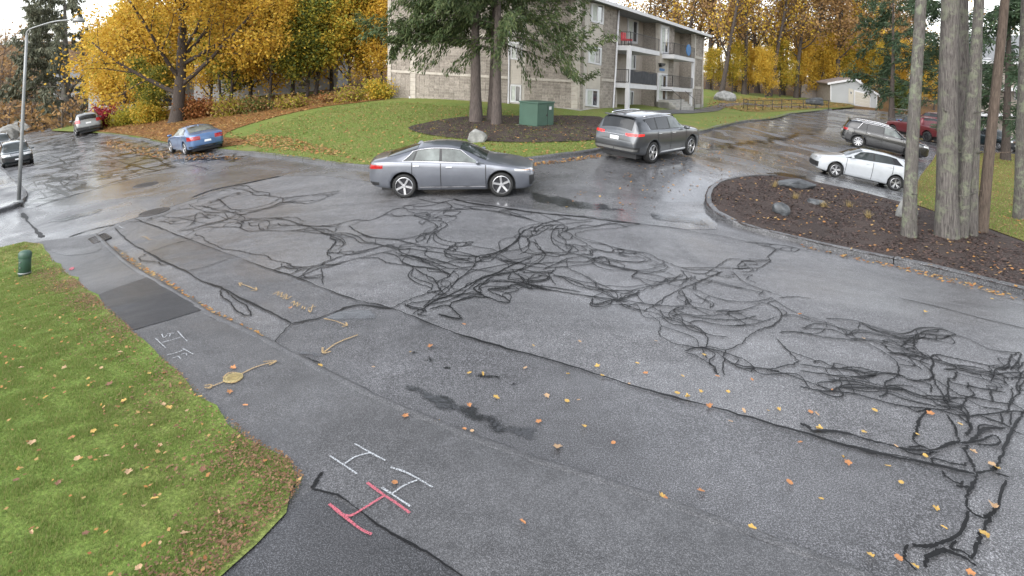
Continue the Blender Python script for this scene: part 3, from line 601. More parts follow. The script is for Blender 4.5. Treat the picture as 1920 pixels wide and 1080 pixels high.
class Car:
    def __init__(s, sp):
        s.sp = sp; s.top = pchip(*zip(*sp['top'])); s.belt = pchip(*zip(*sp['belt'])); s.w = pchip(*zip(*sp['plan'])); s.bot = pchip(*zip(*sp['bot']))
        s.xf = max(p[0] for p in sp['top']); s.xr = min(p[0] for p in sp['top']); s.wb = sp['wb']; s.r = sp['r']; s.ra = sp['r']+sp.get('gap', .055)
        s.axles = (s.wb/2, -s.wb/2); s.ry = sp.get('roofw', .69)
    def ctrl(s, x):
        w = float(s.w(x)); zb0 = float(s.bot(x)); zt = float(s.top(x)); zl = min(float(s.belt(x)), zt-.012); h = zt-zl
        arch = -1
        for a in s.axles:
            if abs(x-a) < s.ra: arch = max(arch, s.r+math.sqrt(max(0, s.ra**2-(x-a)**2)))
        zb = max(zb0, arch); g = min(1, h/.42)
        yr = w*(.84+(s.ry-.84)*g); cr = min(.075, .35*h)
        z3 = max(zb0+.3*(zl-zb0), zb+.012); z4 = max(zb0+.62*(zl-zb0), zb+.024); z5 = max(zl-.035, z4+.01)
        return np.array([(0, zb), (.8*w, zb), (.945*w, zb+.004), (.985*w, z3), (w, z4), (.975*w, z5), (.93*w, max(zl, z5+.004)), (yr, max(zt-cr, zl+.006)), (.55*yr, zt-.25*cr), (0, zt)])
    def sec(s, x): return chaikin(s.ctrl(x))
    def side_y(s, x, z):
        P = s.sec(x); i0 = 3
        zz = P[i0:, 1]; yy = P[i0:, 0]; return float(np.interp(z, zz, yy))
    def body(s):
        xs = set(np.linspace(s.xr, s.xf, 56))
        for a in s.axles:
            for k in np.linspace(-1, 1, 17): xs.add(a+s.ra*math.sin(k*math.pi/2)*.9995)
            xs.add(a-s.ra*1.004); xs.add(a+s.ra*1.004)
        for e, sg in ((s.xr, 1), (s.xf, -1)):
            for d in (.006, .02, .045, .08, .12, .18, .25): xs.add(e+sg*d)
        xs = sorted(xs); V = []; Fc = []
        S = [s.sec(x) for x in xs]; m = len(S[0]); full = 2*m-2
        for x, P in zip(xs, S):
            for y, z in P: V.append((x, y, z))
            for y, z in P[1:-1][::-1]: V.append((x, -y, z))
        for i in range(len(xs)-1):
            for j in range(full): Fc.append((i*full+j, i*full+(j+1) % full, (i+1)*full+(j+1) % full, (i+1)*full+j))
        for i, rev in ((0, False), (len(xs)-1, True)):
            # caps as strips left-right
            for j in range(m-1):
                a, b = i*full+j, i*full+j+1; c = i*full+(full-j-1 if j+1 < m-1 else m-1); dd = i*full+(full-j if j > 0 else 0)
                f = [a, b, c, dd]; u = []
                for q in f:
                    if q not in u: u.append(q)
                if len(u) > 2: Fc.append(tuple(u) if rev else tuple(u)[::-1])
        return V, Fc
    def grid(s, fn, nu, nv, off=.006, flip=False):
        """surface patch pushed out along its own normal"""
        G = np.array([[fn(i/nu, j/nv) for j in range(nv+1)] for i in range(nu+1)])
        du = np.gradient(G, axis=0); dv = np.gradient(G, axis=1); N = np.cross(du, dv); N /= np.linalg.norm(N, axis=2)[..., None]+1e-9
        if flip: N = -N
        G = G+N*off; V = G.reshape(-1, 3); w = nv+1
        Fc = [(i*w+j, (i+1)*w+j, (i+1)*w+j+1, i*w+j+1) for i in range(nu) for j in range(nv)]
        return V, [f[::-1] for f in Fc] if flip else Fc
    def sidewin(s, q, sg, off=.006, lo=.1, hi=.88):
        x0b, x0t, x1b, x1t = q
        def fn(a, b):
            f = lo+(hi-lo)*b; x = (x0b+(x0t-x0b)*b)*(1-a)+(x1b+(x1t-x1b)*b)*a; C = s.ctrl(x); p = C[6]+(C[7]-C[6])*f
            return (x, sg*p[0], p[1])
        return s.grid(fn, 20, 5, off, sg > 0)
    def sidepatch(s, x0, x1, z0, z1, sg, off=.006, n=8, zs=0):
        def fn(a, b):
            x = x0+(x1-x0)*a; z = z0+(z1-z0)*b+zs*a; return (x, sg*s.side_y(x, z), z)
        return s.grid(fn, n, 12, off, sg > 0)
    def glass_x(s, xa, xb, wid=.9, off=.006):
        """windscreen or back window between stations xa (low) and xb (high)"""
        def fn(a, b):
            t = b*2-1; x = xa+(xb-xa)*a-(0 if xa < xb else 0); C = s.ctrl(x); yr = C[7][0]; ab = abs(t)*wid
            z = np.interp(ab, [0, .55, 1], [C[9][1], C[8][1], C[7][1]]); return (x, t*wid*yr, z)
        return s.grid(fn, 8, 12, off, xa > xb)
    def wrap(s, xs, yend, z0, z1, sg, front, off=.008, zz=(0, 0), n=6, m=5):
        """patch that runs along the flank from xs to the end of the car and round the corner to y=yend"""
        q = np.linspace(s.xf, s.xf-1.2, 121) if front else np.linspace(s.xr, s.xr+1.2, 121)
        tops = np.array([float(s.top(x)) for x in q]); rails = np.array([s.ctrl(x)[7][1] for x in q])
        def ends(z):
            i = int(np.argmax(tops >= z+.004)); j = int(np.argmax(rails >= z+.004)); return q[i], q[max(i, j)]
        def path(t, z):
            xc, xe = ends(z)
            if t <= .5:
                x = xs+(xe-xs)*t*2; return (x, sg*s.side_y(x, z), z)
            ye = s.side_y(xe, z); k = (t-.5)*2; return (xe+(xc-xe)*min(1, k*1.6), sg*(ye+(yend-ye)*k), z)
        def fn(a, b):
            lo = z0+zz[0]*(1-a); hi = z1+zz[1]*(1-a); return path(a, lo+(hi-lo)*b)
        G = np.array([[fn(i/(2*n), j/m) for j in range(m+1)] for i in range(2*n+1)])
        cx = G[..., 0].mean(); P = G.copy(); P[..., 1] += np.sign(sg)*off; P[..., 0] += off*(1 if front else -1)
        w = m+1; Fc = [(i*w+j, (i+1)*w+j, (i+1)*w+j+1, i*w+j+1) for i in range(2*n) for j in range(m)]
        fl = (sg > 0) == front
        return P.reshape(-1, 3), Fc if fl else [f[::-1] for f in Fc]
    def capbox(s, front, y0, y1, z0, z1, t=.012, lean=0):
        x = s.xf if front else s.xr; d = t if front else -t
        x0, x1 = sorted((x-d, x+d)); return x0, x1, y0, y1, z0, z1
def wheel_meshes(r, wd, rim_r, spokes, style, mat):
    t = MB().lathe([(rim_r*.98, -wd/2+.02), (r*.9, -wd/2), (r*.985, -wd/2+.03), (r, -wd*.2), (r, wd*.2), (r*.985, wd/2-.03), (r*.9, wd/2), (rim_r*.98, wd/2-.02)], 36, 'y').mesh('tyre', True)
    b = MB(); b.lathe([(rim_r, wd/2-.015), (rim_r*.95, wd/2-.006), (rim_r*.92, wd/2-.02)], 32, 'y')
    for k in range(spokes):
        a0 = 2*math.pi*k/spokes
        for dd in ((-.16, .16) if style == 2 else (0,)):
            wI, wO = (.028, .022) if style == 2 else (.05, .055)
            wI *= r/.32; wO *= r/.32
            a = a0+dd*.4; a2 = a0+dd
            ci, co2 = (math.cos(a), math.sin(a)), (math.cos(a2), math.sin(a2))
            ri, ro = rim_r*.12, rim_r*.92
            ti = (-ci[1], ci[0]); V = []
            for yy in (wd/2-.055, wd/2-.012):
                for rr, (cx, cz), w in ((ri, ci, wI), (ro, co2, wO)):
                    V += [(rr*cx-ti[0]*w/2, yy+(-.018 if rr == ri else 0), rr*cz-ti[1]*w/2), (rr*cx+ti[0]*w/2, yy+(-.018 if rr == ri else 0), rr*cz+ti[1]*w/2)]
            b.add(V, [(0, 1, 3, 2), (4, 6, 7, 5), (0, 2, 6, 4), (1, 5, 7, 3), (2, 3, 7, 6)])
    b.lathe([(rim_r*.2, wd/2-.03), (rim_r*.17, wd/2-.012), (.001, wd/2-.012)], 16, 'y')
    rm = b.mesh('rim'); rm.materials.append(M[mat]); t.materials.append(M['tyre'])
    bk = MB().lathe([(rim_r*.925, wd/2-.02), (rim_r*.9, wd/2-.07), (.001, wd/2-.075)], 24, 'y').mesh('brake'); bk.materials.append(M['rim_dark'])
    return t, rm, bk
def build_car(name, label, sp, mat4, group=None):
    c = Car(sp); root = empty(name, mat=mat4, label=label, cat=sp.get('cat', 'car'), group=group)
    V, Fc = c.body(); me = mesh('body', V, Fc, True); body = link('body', me, root, sp['paint'])
    def part(nm, vf, m, par=root):
        o = link(nm, mesh(nm, vf[0], vf[1], True), par, m); return o
    und = MB().box(c.xr+.35, c.xf-.3, -sp['W']*.36, sp['W']*.36, .17, .5).obj('underbody', 'plastic', root)
    for sg in (1, -1):
        q0, q1 = sp['side'][-1], sp['side'][0]
        if sp.get('frame') == 'chrome': part('window_trim', c.sidewin((q0[0]-.035, q0[1]-.02, q1[2]+.035, q1[3]+.02), sg, .004, .035, .95), 'chrome')
        fr = part('window_frame', c.sidewin((q0[0]-.02, q0[1]-.01, q1[2]+.02, q1[3]+.01), sg, .006, .055, .935), 'plastic')
        for k, q in enumerate(sp['side']):
            gm = sp.get('sideglass', ['glass']*9)[k]
            part('window', c.sidewin(q, sg, .009), gm, fr)
        for x in sp['seams']:
            part('door_seam', c.sidepatch(x-.011, x+.011, float(c.bot(x))+.06, float(c.belt(x))-.02, sg, .005, 1), 'seamline')
        for x in sp['handles']:
            z = float(c.belt(x))-sp.get('hdrop', .11); y = c.side_y(x, z)
            hb = MB().box(x-.09, x+.09, min(sg*(y-.01), sg*(y+.028)), max(sg*(y-.01), sg*(y+.028)), z-.014, z+.016).obj('door_handle', sp.get('handlemat', sp['paint']), root); bevelmod(hb, .008)
        if sp.get('sill'): part('sill_trim', c.sidepatch(-c.wb/2+c.ra+.05, c.wb/2-c.ra-.05, sp['sill'][0], sp['sill'][1], sg, .014, 12), sp['sill'][2])
        # mirror
        x = sp['mirror'][0]; z = sp['mirror'][1]; y = sp['W']/2*.95
        ms = MB(); n = 10; vv = []
        for i in range(7):
            a = -math.pi/2+math.pi*i/6; ca = max(.12, math.cos(a))**.6
            for k in range(n):
                w = 2*math.pi*k/n; vv.append((x+.075*ca*math.cos(w)*(1 if math.cos(w) > 0 else .7), sg*(y+.12+.11*math.sin(a)), z+.07+.065*ca*math.sin(w)))
        ms.add(vv, [(i*n+k, i*n+(k+1) % n, (i+1)*n+(k+1) % n, (i+1)*n+k) for i in range(6) for k in range(n)]+[tuple(range(n))[::-1], tuple(range(6*n, 7*n))])
        ms.obj('mirror', sp.get('mirrormat', sp['paint']), root, True)
        tl = part('tail_light', c.wrap(sp['tail'][0], sp['tail'][1], sp['tail'][2], sp['tail'][3], sg, False, .008, sp['tail'][4]), sp.get('tailmat', 'taillight'))
        if sp.get('taillow'): part('reverse_lamp', c.wrap(sp['tail'][0]-.16, sp['tail'][1]+.06, sp['taillow'][0], sp['taillow'][1], sg, False, .013), 'headlight', tl)
        hl = part('headlight', c.wrap(sp['head'][0], sp['head'][1], sp['head'][2], sp['head'][3], sg, True, .008, sp['head'][4]), 'headlight')
        if sp.get('amber'): part('turn_lamp', c.wrap(sp['head'][0]+.02, sp['head'][1]+.3, sp['head'][2]+.035, sp['head'][3]-.02, sg, True, .013, sp['head'][4]), 'amber', hl)
    part('windshield', c.glass_x(*sp['wind']), 'glass'); part('rear_window', c.glass_x(*sp['rear']), sp.get('rearglass', 'glass'))
    for nm, front, y0, y1, z0, z1, m in sp.get('caps', []):
        o = MB().box(*c.capbox(front, y0, y1, z0, z1)).obj(nm, m, root); bevelmod(o, .008)
    for nm, xs, z0, z1, front, m, off in sp.get('bands', []):
        a = c.wrap(xs, 0, z0, z1, 1, front, off); b = c.wrap(xs, 0, z0, z1, -1, front, off)
        mbb = MB(); mbb.add(a[0].tolist(), a[1]); mbb.add(b[0].tolist(), b[1]); mbb.obj(nm, m, root, True)
    for sg in (1, -1) if sp.get('rails') else ():
        x0, x1 = sp['rails'][:2]; pts = []
        for t in np.linspace(0, 1, 9):
            x = x0+(x1-x0)*t; C = c.ctrl(x); pts.append((x, sg*(C[7][0]-.03), C[7][1]+.022+.03*min(1, math.sin(math.pi*t)*3)))
        MB().tube(pts, .02, 6).obj('roof_rail', sp['rails'][2], root, True)
    if sp.get('fin'): C = c.ctrl(sp['fin']); MB().prism([(sp['fin']-.1, -.02), (sp['fin']+.1, -.008), (sp['fin']+.1, .008), (sp['fin']-.1, .02)], C[9][1]-.02, C[9][1]+.06, .35).obj('roof_antenna', sp['paint'], root)
    if sp.get('spoiler'):
        x, z, wd, ch = sp['spoiler']; o = MB().box(x-ch, x, -wd, wd, z-.03, z+.008).obj('spoiler', sp['paint'], root); bevelmod(o, .012)
    t, rm, bk = wheel_meshes(sp['r'], sp['tw'], sp['rim'], sp['spokes'], sp.get('style', 1), sp.get('rimmat', 'rim'))
    for a in c.axles:
        for sg in (1, -1):
            wo_ = link('wheel', t, root); wo_.location = (a, sg*(sp['W']/2-sp['tw']/2-.015), sp['r']); wo_.rotation_euler = (0, random.uniform(0, 1.2), 0 if sg > 0 else math.pi)
            link('rim', rm, wo_); link('brake_disc', bk, wo_)
    return root, c
def car_pose(p_rear, p_front, sp, near, scale=1.0, flip=False, off=.008):
    """p_rear / p_front: photo pixels where the near-side tyres meet the road; near=+1 when the car's left side is nearer"""
    a, b = at([p_rear, p_front]); a, b = Vector(a), Vector(b); d = b-a; d.z = 0; d.normalize(); mid = (a+b)/2
    left = Vector((-d.y, d.x, 0)); ctr = mid-left*near*(sp['W']/2-sp['tw']/2)*scale
    h = lambda p: float(tz(p.x, p.y))
    fz, rz = h(ctr+d*sp['wb']/2), h(ctr-d*sp['wb']/2); lz, rr = h(ctr+left*.75), h(ctr-left*.75)
    X = Vector((d.x, d.y, (fz-rz)/sp['wb'])).normalized(); Y = Vector((left.x, left.y, (lz-rr)/1.5)); Y = (Y-X*Y.dot(X)).normalized(); Z = X.cross(Y)
    m = Matrix((X, Y, Z)).transposed().to_4x4(); m.translation = (ctr.x, ctr.y, (fz+rz+lz+rr)/4+off)
    a, b = sp.get('sxz', (1, 1)); return m @ Matrix.Diagonal((scale*a, scale, scale*b, 1))

SEDAN = dict(W=1.815, wb=2.71, r=.335, tw=.215, rim=.25, spokes=5, style=1, cat='car', roofw=.68,
    top=[(2.255,.60),(2.24,.67),(2.15,.725),(1.9,.795),(1.5,.88),(1.15,.955),(.98,1.0),(.6,1.21),(.2,1.375),(-.15,1.43),(-.5,1.44),(-.9,1.405),(-1.3,1.305),(-1.7,1.185),(-1.98,1.105),(-2.2,1.06),(-2.33,1.035),(-2.37,.98),(-2.385,.86)],
    belt=[(2.255,.58),(2.1,.71),(1.5,.85),(.95,.915),(0,.955),(-1.1,1.01),(-1.7,1.03),(-2.2,1.01),(-2.385,.84)],
    plan=[(2.255,.60),(2.2,.70),(2.05,.80),(1.8,.87),(1.3,.905),(-1.5,.9075),(-2.0,.875),(-2.25,.79),(-2.34,.72),(-2.385,.62)],
    bot=[(2.255,.34),(2.15,.22),(1.9,.19),(1.0,.20),(-1.0,.20),(-1.9,.27),(-2.25,.33),(-2.385,.46)],
    side=[(-.28,-.30,.88,.22),(-1.06,-.98,-.36,-.36),(-1.36,-1.10,-1.11,-1.02)], sideglass=['glass_light','glass_light','glass'], seams=[-.32,.93,-1.12], handles=[-.08,-1.0], mirror=(.72,.93),
    frame='chrome', sill=(.29,.32,'chrome'), tail=(-1.93,.42,.78,.93,(.06,0)), tailmat='taillight', head=(1.72,.40,.62,.70,(.10,.075)), amber=True,
    wind=(.93,.2,.93), rear=(-1.86,-1.0,.9), rearglass='glass', mirrormat=None, handlemat='chrome',
    caps=[('licence_plate',False,-.16,.16,.60,.70,'plate')],
    bands=[('front_grille',2.12,.30,.56,True,'plastic',.006),('rear_diffuser',-2.05,.36,.45,False,'plastic',.006)], fin=-1.0)
SUV = dict(W=1.89, wb=2.765, r=.375, tw=.235, rim=.265, spokes=5, style=2, cat='car', roofw=.72, gap=.06,
    top=[(2.31,.80),(2.29,.92),(2.15,1.01),(1.6,1.10),(1.2,1.14),(1.02,1.17),(.7,1.38),(.35,1.585),(0,1.65),(-.6,1.68),(-1.4,1.665),(-1.95,1.63),(-2.14,1.585),(-2.25,1.42),(-2.36,1.17),(-2.42,1.08),(-2.445,.96),(-2.46,.80)],
    belt=[(2.31,.78),(2.1,.93),(1.4,1.05),(.95,1.08),(-.5,1.10),(-1.6,1.15),(-2.2,1.17),(-2.46,.78)],
    plan=[(2.31,.64),(2.25,.76),(2.1,.86),(1.8,.93),(1.3,.945),(-1.7,.945),(-2.1,.91),(-2.32,.86),(-2.43,.80),(-2.46,.74)],
    bot=[(2.31,.40),(2.2,.30),(1.9,.26),(1,.24),(-1,.24),(-1.9,.30),(-2.3,.36),(-2.46,.44)],
    side=[(-.18,-.2,.92,.42),(-1.08,-1.08,-.27,-.27),(-1.55,-1.8,-1.16,-1.16)], sideglass=['glass_light','glass_dark','glass_dark'], frame='chrome', seams=[-.22,.9,-1.12], handles=[0.0,-.98], mirror=(.75,1.06),
    sill=(.33,.39,'chrome'), tail=(-2.0,.42,.96,1.06,(.03,.0)), tailmat='brakelight', head=(1.95,.42,.80,.90,(.06,.04)),
    wind=(.98,.36,.92), rear=(-2.34,-2.16,.9), rearglass='glass_dark', handlemat='chrome',
    caps=[('licence_plate',False,-.17,.17,.80,.92,'plate'),('chrome_strip',False,-.5,.5,.975,.99,'chrome')],
    bands=[('rear_cladding',-2.2,.44,.60,False,'plastic',.006),('skid_plate',-2.3,.46,.54,False,'skid',.013),('grille',2.2,.42,.74,True,'plastic',.006)], rails=(-1.7,.35,'chrome'), fin=-1.85, spoiler=(-2.08,1.615,.6,.16))
HATCH = dict(W=1.823, wb=2.65, r=.318, tw=.205, rim=.228, spokes=5, style=2, cat='car', roofw=.70,
    top=[(2.21,.62),(2.19,.72),(2.05,.81),(1.6,.91),(1.25,.98),(1.08,1.02),(.6,1.27),(.2,1.425),(-.2,1.47),(-.8,1.468),(-1.3,1.42),(-1.65,1.34),(-1.85,1.17),(-2.0,1.03),(-2.08,.96),(-2.135,.84)],
    belt=[(2.21,.60),(2.0,.78),(1.4,.90),(.9,.945),(0,.985),(-1.1,1.045),(-1.7,1.06),(-2.135,.82)],
    plan=[(2.21,.60),(2.14,.72),(1.95,.84),(1.6,.90),(1.1,.911),(-1.3,.911),(-1.75,.875),(-2.0,.81),(-2.1,.74),(-2.135,.66)],
    bot=[(2.21,.34),(2.1,.22),(1.8,.19),(1,.2),(-1,.2),(-1.8,.28),(-2.1,.34),(-2.135,.42)],
    side=[(-.2,-.22,1.0,.35),(-1.12,-.98,-.28,-.28),(-1.52,-1.22,-1.17,-1.02)], sideglass=['glass','glass','glass_dark'], seams=[-.24,.92,-1.1], handles=[-.02,-.98], mirror=(.72,.95),
    tail=(-1.62,.36,.82,1.0,(.05,-.01)), head=(1.62,.40,.64,.76,(.13,.08)), wind=(1.0,.24,.93), rear=(-1.97,-1.72,.88), rearglass='glass_dark',
    caps=[('licence_plate',False,-.16,.16,.66,.76,'plate')], bands=[('rear_diffuser',-1.95,.34,.44,False,'plastic',.006),('grille',2.1,.3,.52,True,'plastic',.006)], spoiler=(-1.62,1.35,.52,.14))
BIGSUV = dict(SUV, W=1.95, wb=2.99, r=.38, tw=.25, rim=.27, spokes=9, style=1, roofw=.70,
    top=[(2.42,.82),(2.40,.95),(2.2,1.05),(1.7,1.13),(1.3,1.18),(1.12,1.21),(.75,1.43),(.4,1.64),(0,1.74),(-.6,1.775),(-1.4,1.76),(-2.0,1.71),(-2.2,1.64),(-2.33,1.42),(-2.42,1.2),(-2.48,1.08),(-2.5,.85)],
    belt=[(2.42,.8),(2.2,.97),(1.4,1.1),(.95,1.13),(-.5,1.15),(-1.6,1.19),(-2.2,1.2),(-2.5,.8)],
    plan=[(2.42,.66),(2.35,.78),(2.2,.9),(1.9,.96),(1.4,.975),(-1.8,.975),(-2.2,.93),(-2.4,.87),(-2.47,.8),(-2.5,.74)],
    bot=[(2.42,.4),(2.3,.3),(2,.26),(1,.25),(-1,.25),(-2,.3),(-2.35,.36),(-2.5,.44)],
    side=[(-.15,-.17,1.0,.45),(-1.12,-1.12,-.23,-.23),(-1.66,-1.42,-1.2,-1.2)], sideglass=['glass_light','glass_dark','glass_dark'], seams=[-.19,.95,-1.16], handles=[.02,-1.02], mirror=(.82,1.11), sill=None,
    tail=(-2.2,.45,1.0,1.14,(0,0)), tailmat='taillight', head=(2.05,.42,.86,.98,(.05,.03)), wind=(1.08,.42,.92), rear=(-2.4,-2.22,.88), rails=(-1.9,.4,'chrome'), spoiler=(-2.12,1.69,.6,.16), fin=None,
    caps=[('licence_plate',False,-.17,.17,.82,.93,'plate')], bands=[('rear_skid',-2.3,.44,.55,False,'skid',.01)])
PICKUP = dict(W=2.03, wb=3.57, r=.41, tw=.275, rim=.26, spokes=6, style=1, cat='pickup truck', roofw=.74, gap=.08,
    top=[(2.75,.85),(2.73,1.02),(2.6,1.14),(2.0,1.22),(1.5,1.26),(1.3,1.29),(1.0,1.55),(.7,1.81),(.4,1.88),(-.3,1.90),(-.85,1.87),(-1.0,1.80),(-1.06,1.5),(-1.09,1.33),(-1.12,1.31),(-2,1.31),(-2.9,1.31),(-2.98,1.28),(-3.0,1.1)],
    belt=[(2.75,.82),(2.5,1.06),(1.5,1.19),(1.0,1.22),(-1.0,1.26),(-3.0,1.09)],
    plan=[(2.75,.82),(2.65,.92),(2.4,.99),(1.8,1.012),(-2.4,1.012),(-2.9,.99),(-3.0,.96)],
    bot=[(2.75,.5),(2.5,.42),(1,.4),(-1,.4),(-2.7,.48),(-3.0,.55)],
    side=[(.12,.1,1.16,.68),(-.78,-.76,.04,.04)], sideglass=['glass','glass_dark'], seams=[.08,1.15,-.92], handles=[.3,-.62], mirror=(1.05,1.25), tail=(-2.93,.86,.95,1.27,(0,0)), head=(2.45,.55,.9,1.08,(0,0)),
    wind=(1.27,.72,.93), rear=(-1.06,-.98,.85), rearglass='glass_dark', rimmat='rim_dark', caps=[('licence_plate',False,-.17,.17,.62,.74,'plate')], bands=[('chrome_bumper',-2.9,.56,.76,False,'chrome',.03),('grille',2.62,.6,1.0,True,'plastic',.01)])
COMPACT = dict(SUV, W=1.82, wb=2.66, r=.355, rim=.25, tw=.225,
    top=[(2.2,.75),(2.18,.88),(2.05,.97),(1.6,1.06),(1.2,1.12),(1.05,1.15),(.6,1.46),(.3,1.6),(0,1.66),(-.6,1.69),(-1.3,1.68),(-1.85,1.62),(-2.0,1.55),(-2.1,1.38),(-2.2,1.12),(-2.24,1.0),(-2.25,.8)],
    belt=[(2.2,.73),(2,.9),(1.4,1.03),(.95,1.06),(-.5,1.09),(-1.5,1.13),(-2.0,1.14),(-2.25,.78)], plan=[(2.2,.62),(2.14,.74),(2,.83),(1.7,.9),(1.3,.91),(-1.6,.91),(-1.95,.87),(-2.15,.82),(-2.22,.77),(-2.25,.7)],
    bot=[(2.2,.4),(2.1,.3),(1.8,.25),(1,.24),(-1,.24),(-1.8,.3),(-2.1,.36),(-2.25,.44)], side=[(-.15,-.17,.95,.42),(-1.02,-1.02,-.23,-.23),(-1.72,-1.5,-1.1,-1.1)], sideglass=['glass','glass_dark','glass_dark'], frame='plastic',
    seams=[-.19,.9,-1.06], handles=[0,-.95], mirror=(.75,1.04), sill=None, tail=(-1.95,.5,.95,1.2,(0,0)), tailmat='taillight', head=(1.8,.36,.78,.93,(.08,.05)), wind=(1.02,.34,.92), rear=(-2.17,-2.02,.88), rails=(-1.6,.3,'plastic'), spoiler=None, fin=None,
    caps=[('licence_plate',False,-.17,.17,.86,.97,'plate')], bands=[('rear_bumper',-2.05,.44,.62,False,'plastic',.008),('front_bumper',2.08,.36,.52,True,'plastic',.008)])
BOXSUV = dict(COMPACT, W=1.96, wb=2.7, roofw=.76, top=[(2.28,.9),(2.26,1.02),(2.15,1.1),(1.6,1.17),(1.25,1.2),(1.1,1.22),(.75,1.52),(.5,1.7),(.1,1.78),(-.6,1.8),(-1.6,1.79),(-2.1,1.75),(-2.22,1.6),(-2.3,1.3),(-2.36,1.1),(-2.38,.8)],
    belt=[(2.28,.88),(2.1,1.04),(1.4,1.1),(-.5,1.14),(-2.1,1.16),(-2.38,.78)], plan=[(2.28,.74),(2.22,.84),(2.05,.93),(1.7,.975),(-1.8,.98),(-2.2,.93),(-2.34,.88),(-2.38,.8)], bot=[(2.28,.42),(2.1,.32),(1,.26),(-1,.26),(-2.2,.36),(-2.38,.44)],
    side=[(-.15,-.17,.98,.6),(-1.05,-1.05,-.23,-.23),(-2.0,-1.92,-1.13,-1.13)], head=(1.95,.38,.84,1.02,(0,0)), tail=(-2.15,.62,.95,1.3,(0,0)), wind=(1.07,.52,.93), rear=(-2.28,-2.2,.88), rails=(-1.9,.4,'chrome'),
    caps=[('licence_plate',True,-.16,.16,.52,.62,'plate'),('grille',True,-.36,.36,.84,1.02,'chrome')], bands=[('front_bumper',2.0,.42,.74,True,'plastic',.01)])
P_ = dict(gm=paint('gunmetal_paint', (.15, .16, .185), .6), gm2=paint('slate_paint', (.065, .07, .077), .5), white=paint('white_paint', (.44, .46, .48), 0, .3), black=paint('black_paint', (.02, .02, .021), .2, .25),
          red=paint('maroon_paint', (.13, .015, .02), .35), blue=paint('blue_paint', (.075, .15, .30), .45), silver=paint('silver_paint', (.2, .205, .2), .5), green=paint('dark_teal_paint', (.018, .032, .036), .3, .25), dark=paint('charcoal_paint', (.03, .033, .035), .3))
def mk(name, label, spec, pnt, rear, front, near, scale=1.0, **kw):
    sp = dict(spec, paint=P_[pnt], **kw)
    if sp.get('mirrormat') is None: sp['mirrormat'] = P_[pnt]
    if sp.get('handlemat') is None: sp['handlemat'] = P_[pnt]
    return build_car(name, label, sp, car_pose(rear, front, sp, near, scale))
mk('sedan', 'grey four-door sedan crossing the intersection with five-spoke alloy wheels', SEDAN, 'gm', (759,371), (941,369), -1)
mk('sport_utility_vehicle', 'dark grey SUV with lit red brake lights driving into the parking lot', SUV, 'gm2', (1221,306), (1289,293), -1, 1.0, sxz=(.95, .98))
mk('hatchback', 'white hatchback parked beside the mulched planting island', HATCH, 'white', (1674,357), (1564,332), 1, 1.0, sxz=(.91, 1.03))
mk('sport_utility_vehicle', 'black SUV with chrome window trim parked behind the white hatchback', BIGSUV, 'black', (1613,277), (1699,297), -1, frame='chrome')
mk('pickup_truck', 'maroon pickup truck parked beyond the black SUV', PICKUP, 'red', (1748,268), (1665,251), 1, .98)
mk('sedan', 'blue sedan parked at the kerb under the yellow maple', dict(SEDAN, tail=(-1.95,.34,.74,.93,(0,0)), amber=None, sill=None), 'blue', (352,291), (322,287), 1, .96, rearglass='glass_light', style=2, spokes=5)
mk('sport_utility_vehicle', 'silver compact SUV parked far down the side street near the red bush', COMPACT, 'silver', (148,258), (140,250), 1)
mk('sport_utility_vehicle', 'dark boxy SUV facing us beside the street lamp', BOXSUV, 'green', (1,303), (10,321), -1, .74)
mk('sport_utility_vehicle', 'dark SUV partly hidden behind the boxy SUV by the lamp', BOXSUV, 'dark', (-26,284), (-18,298), -1, .74)
mk('sport_utility_vehicle', 'dark green SUV parked behind the tree trunks at the lawn edge', BOXSUV, 'green', (1815,270), (1885,284), -1, .8)
mk('sport_utility_vehicle', 'dark red vehicle parked past the bed of the maroon pickup', dict(BOXSUV, cat='car'), 'red', (1760,236), (1718,229), 1, .72)
# ------------------------------------------------------------------ buildings
def blockmat(name, c0, c1, sc):
    m, nt, b = new_mat(name); co = co_obj(nt); g = nt.nodes.new('ShaderNodeNewGeometry')
    r = ramp(nt, g.outputs['Random Per Island'], [(0, c0), (.5, tuple((a+b_)/2 for a, b_ in zip(c0, c1))), (1, c1)]).outputs[0]
    f = noise(nt, co, sc, 5, .7); c = mixc(nt, 1, r, ramp(nt, f, [(.3, g3(.62)), (.7, g3(1.3))]).outputs[0], 'MULTIPLY')
    st = noise(nt, co, .35, 4, .6); c = mixc(nt, 1, c, ramp(nt, st, [(.3, g3(.82)), (.7, g3(1.1))]).outputs[0], 'MULTIPLY')
    nt.links.new(c, b.inputs['Base Color']); b.inputs['Roughness'].default_value = .9; bump(nt, b, f, 1, .03); return m
M['block'] = blockmat('split_face_block', (.215, .188, .16), (.31, .275, .238), 9)
M['mortar'] = plain('pale_mortar', (.40, .37, .33), .9, var=.12, scale=4, bumps=.3)
M['band'] = plain('concrete_band', (.39, .355, .31), .85, var=.15, scale=3, bumps=.3)
M['foundation'] = plain('foundation_concrete', (.30, .29, .265), .85, var=.2, scale=1.5, bumps=.3)
M['whitetrim'] = plain('white_trim', (.52, .52, .53), .5, var=.06, scale=2)
M['siding'] = plain('beige_siding', (.42, .38, .33), .6, var=.08, scale=2)
M['winglass'] = plain('window_glass', (.03, .035, .04), .05, var=.4, scale=.8, spec=.8, coat=.5)
M['curtain'] = plain('curtain', (.4, .42, .38), .8, var=.2, scale=5)
M['railing'] = plain('black_railing', (.02, .02, .022), .5, var=.2)
M['cloth'] = plain('dark_privacy_cloth', (.035, .037, .042), .85, var=.3, scale=3)
M['shingle'] = plain('grey_shingle', (.16, .165, .17), .8, var=.25, scale=8, bumps=.5)
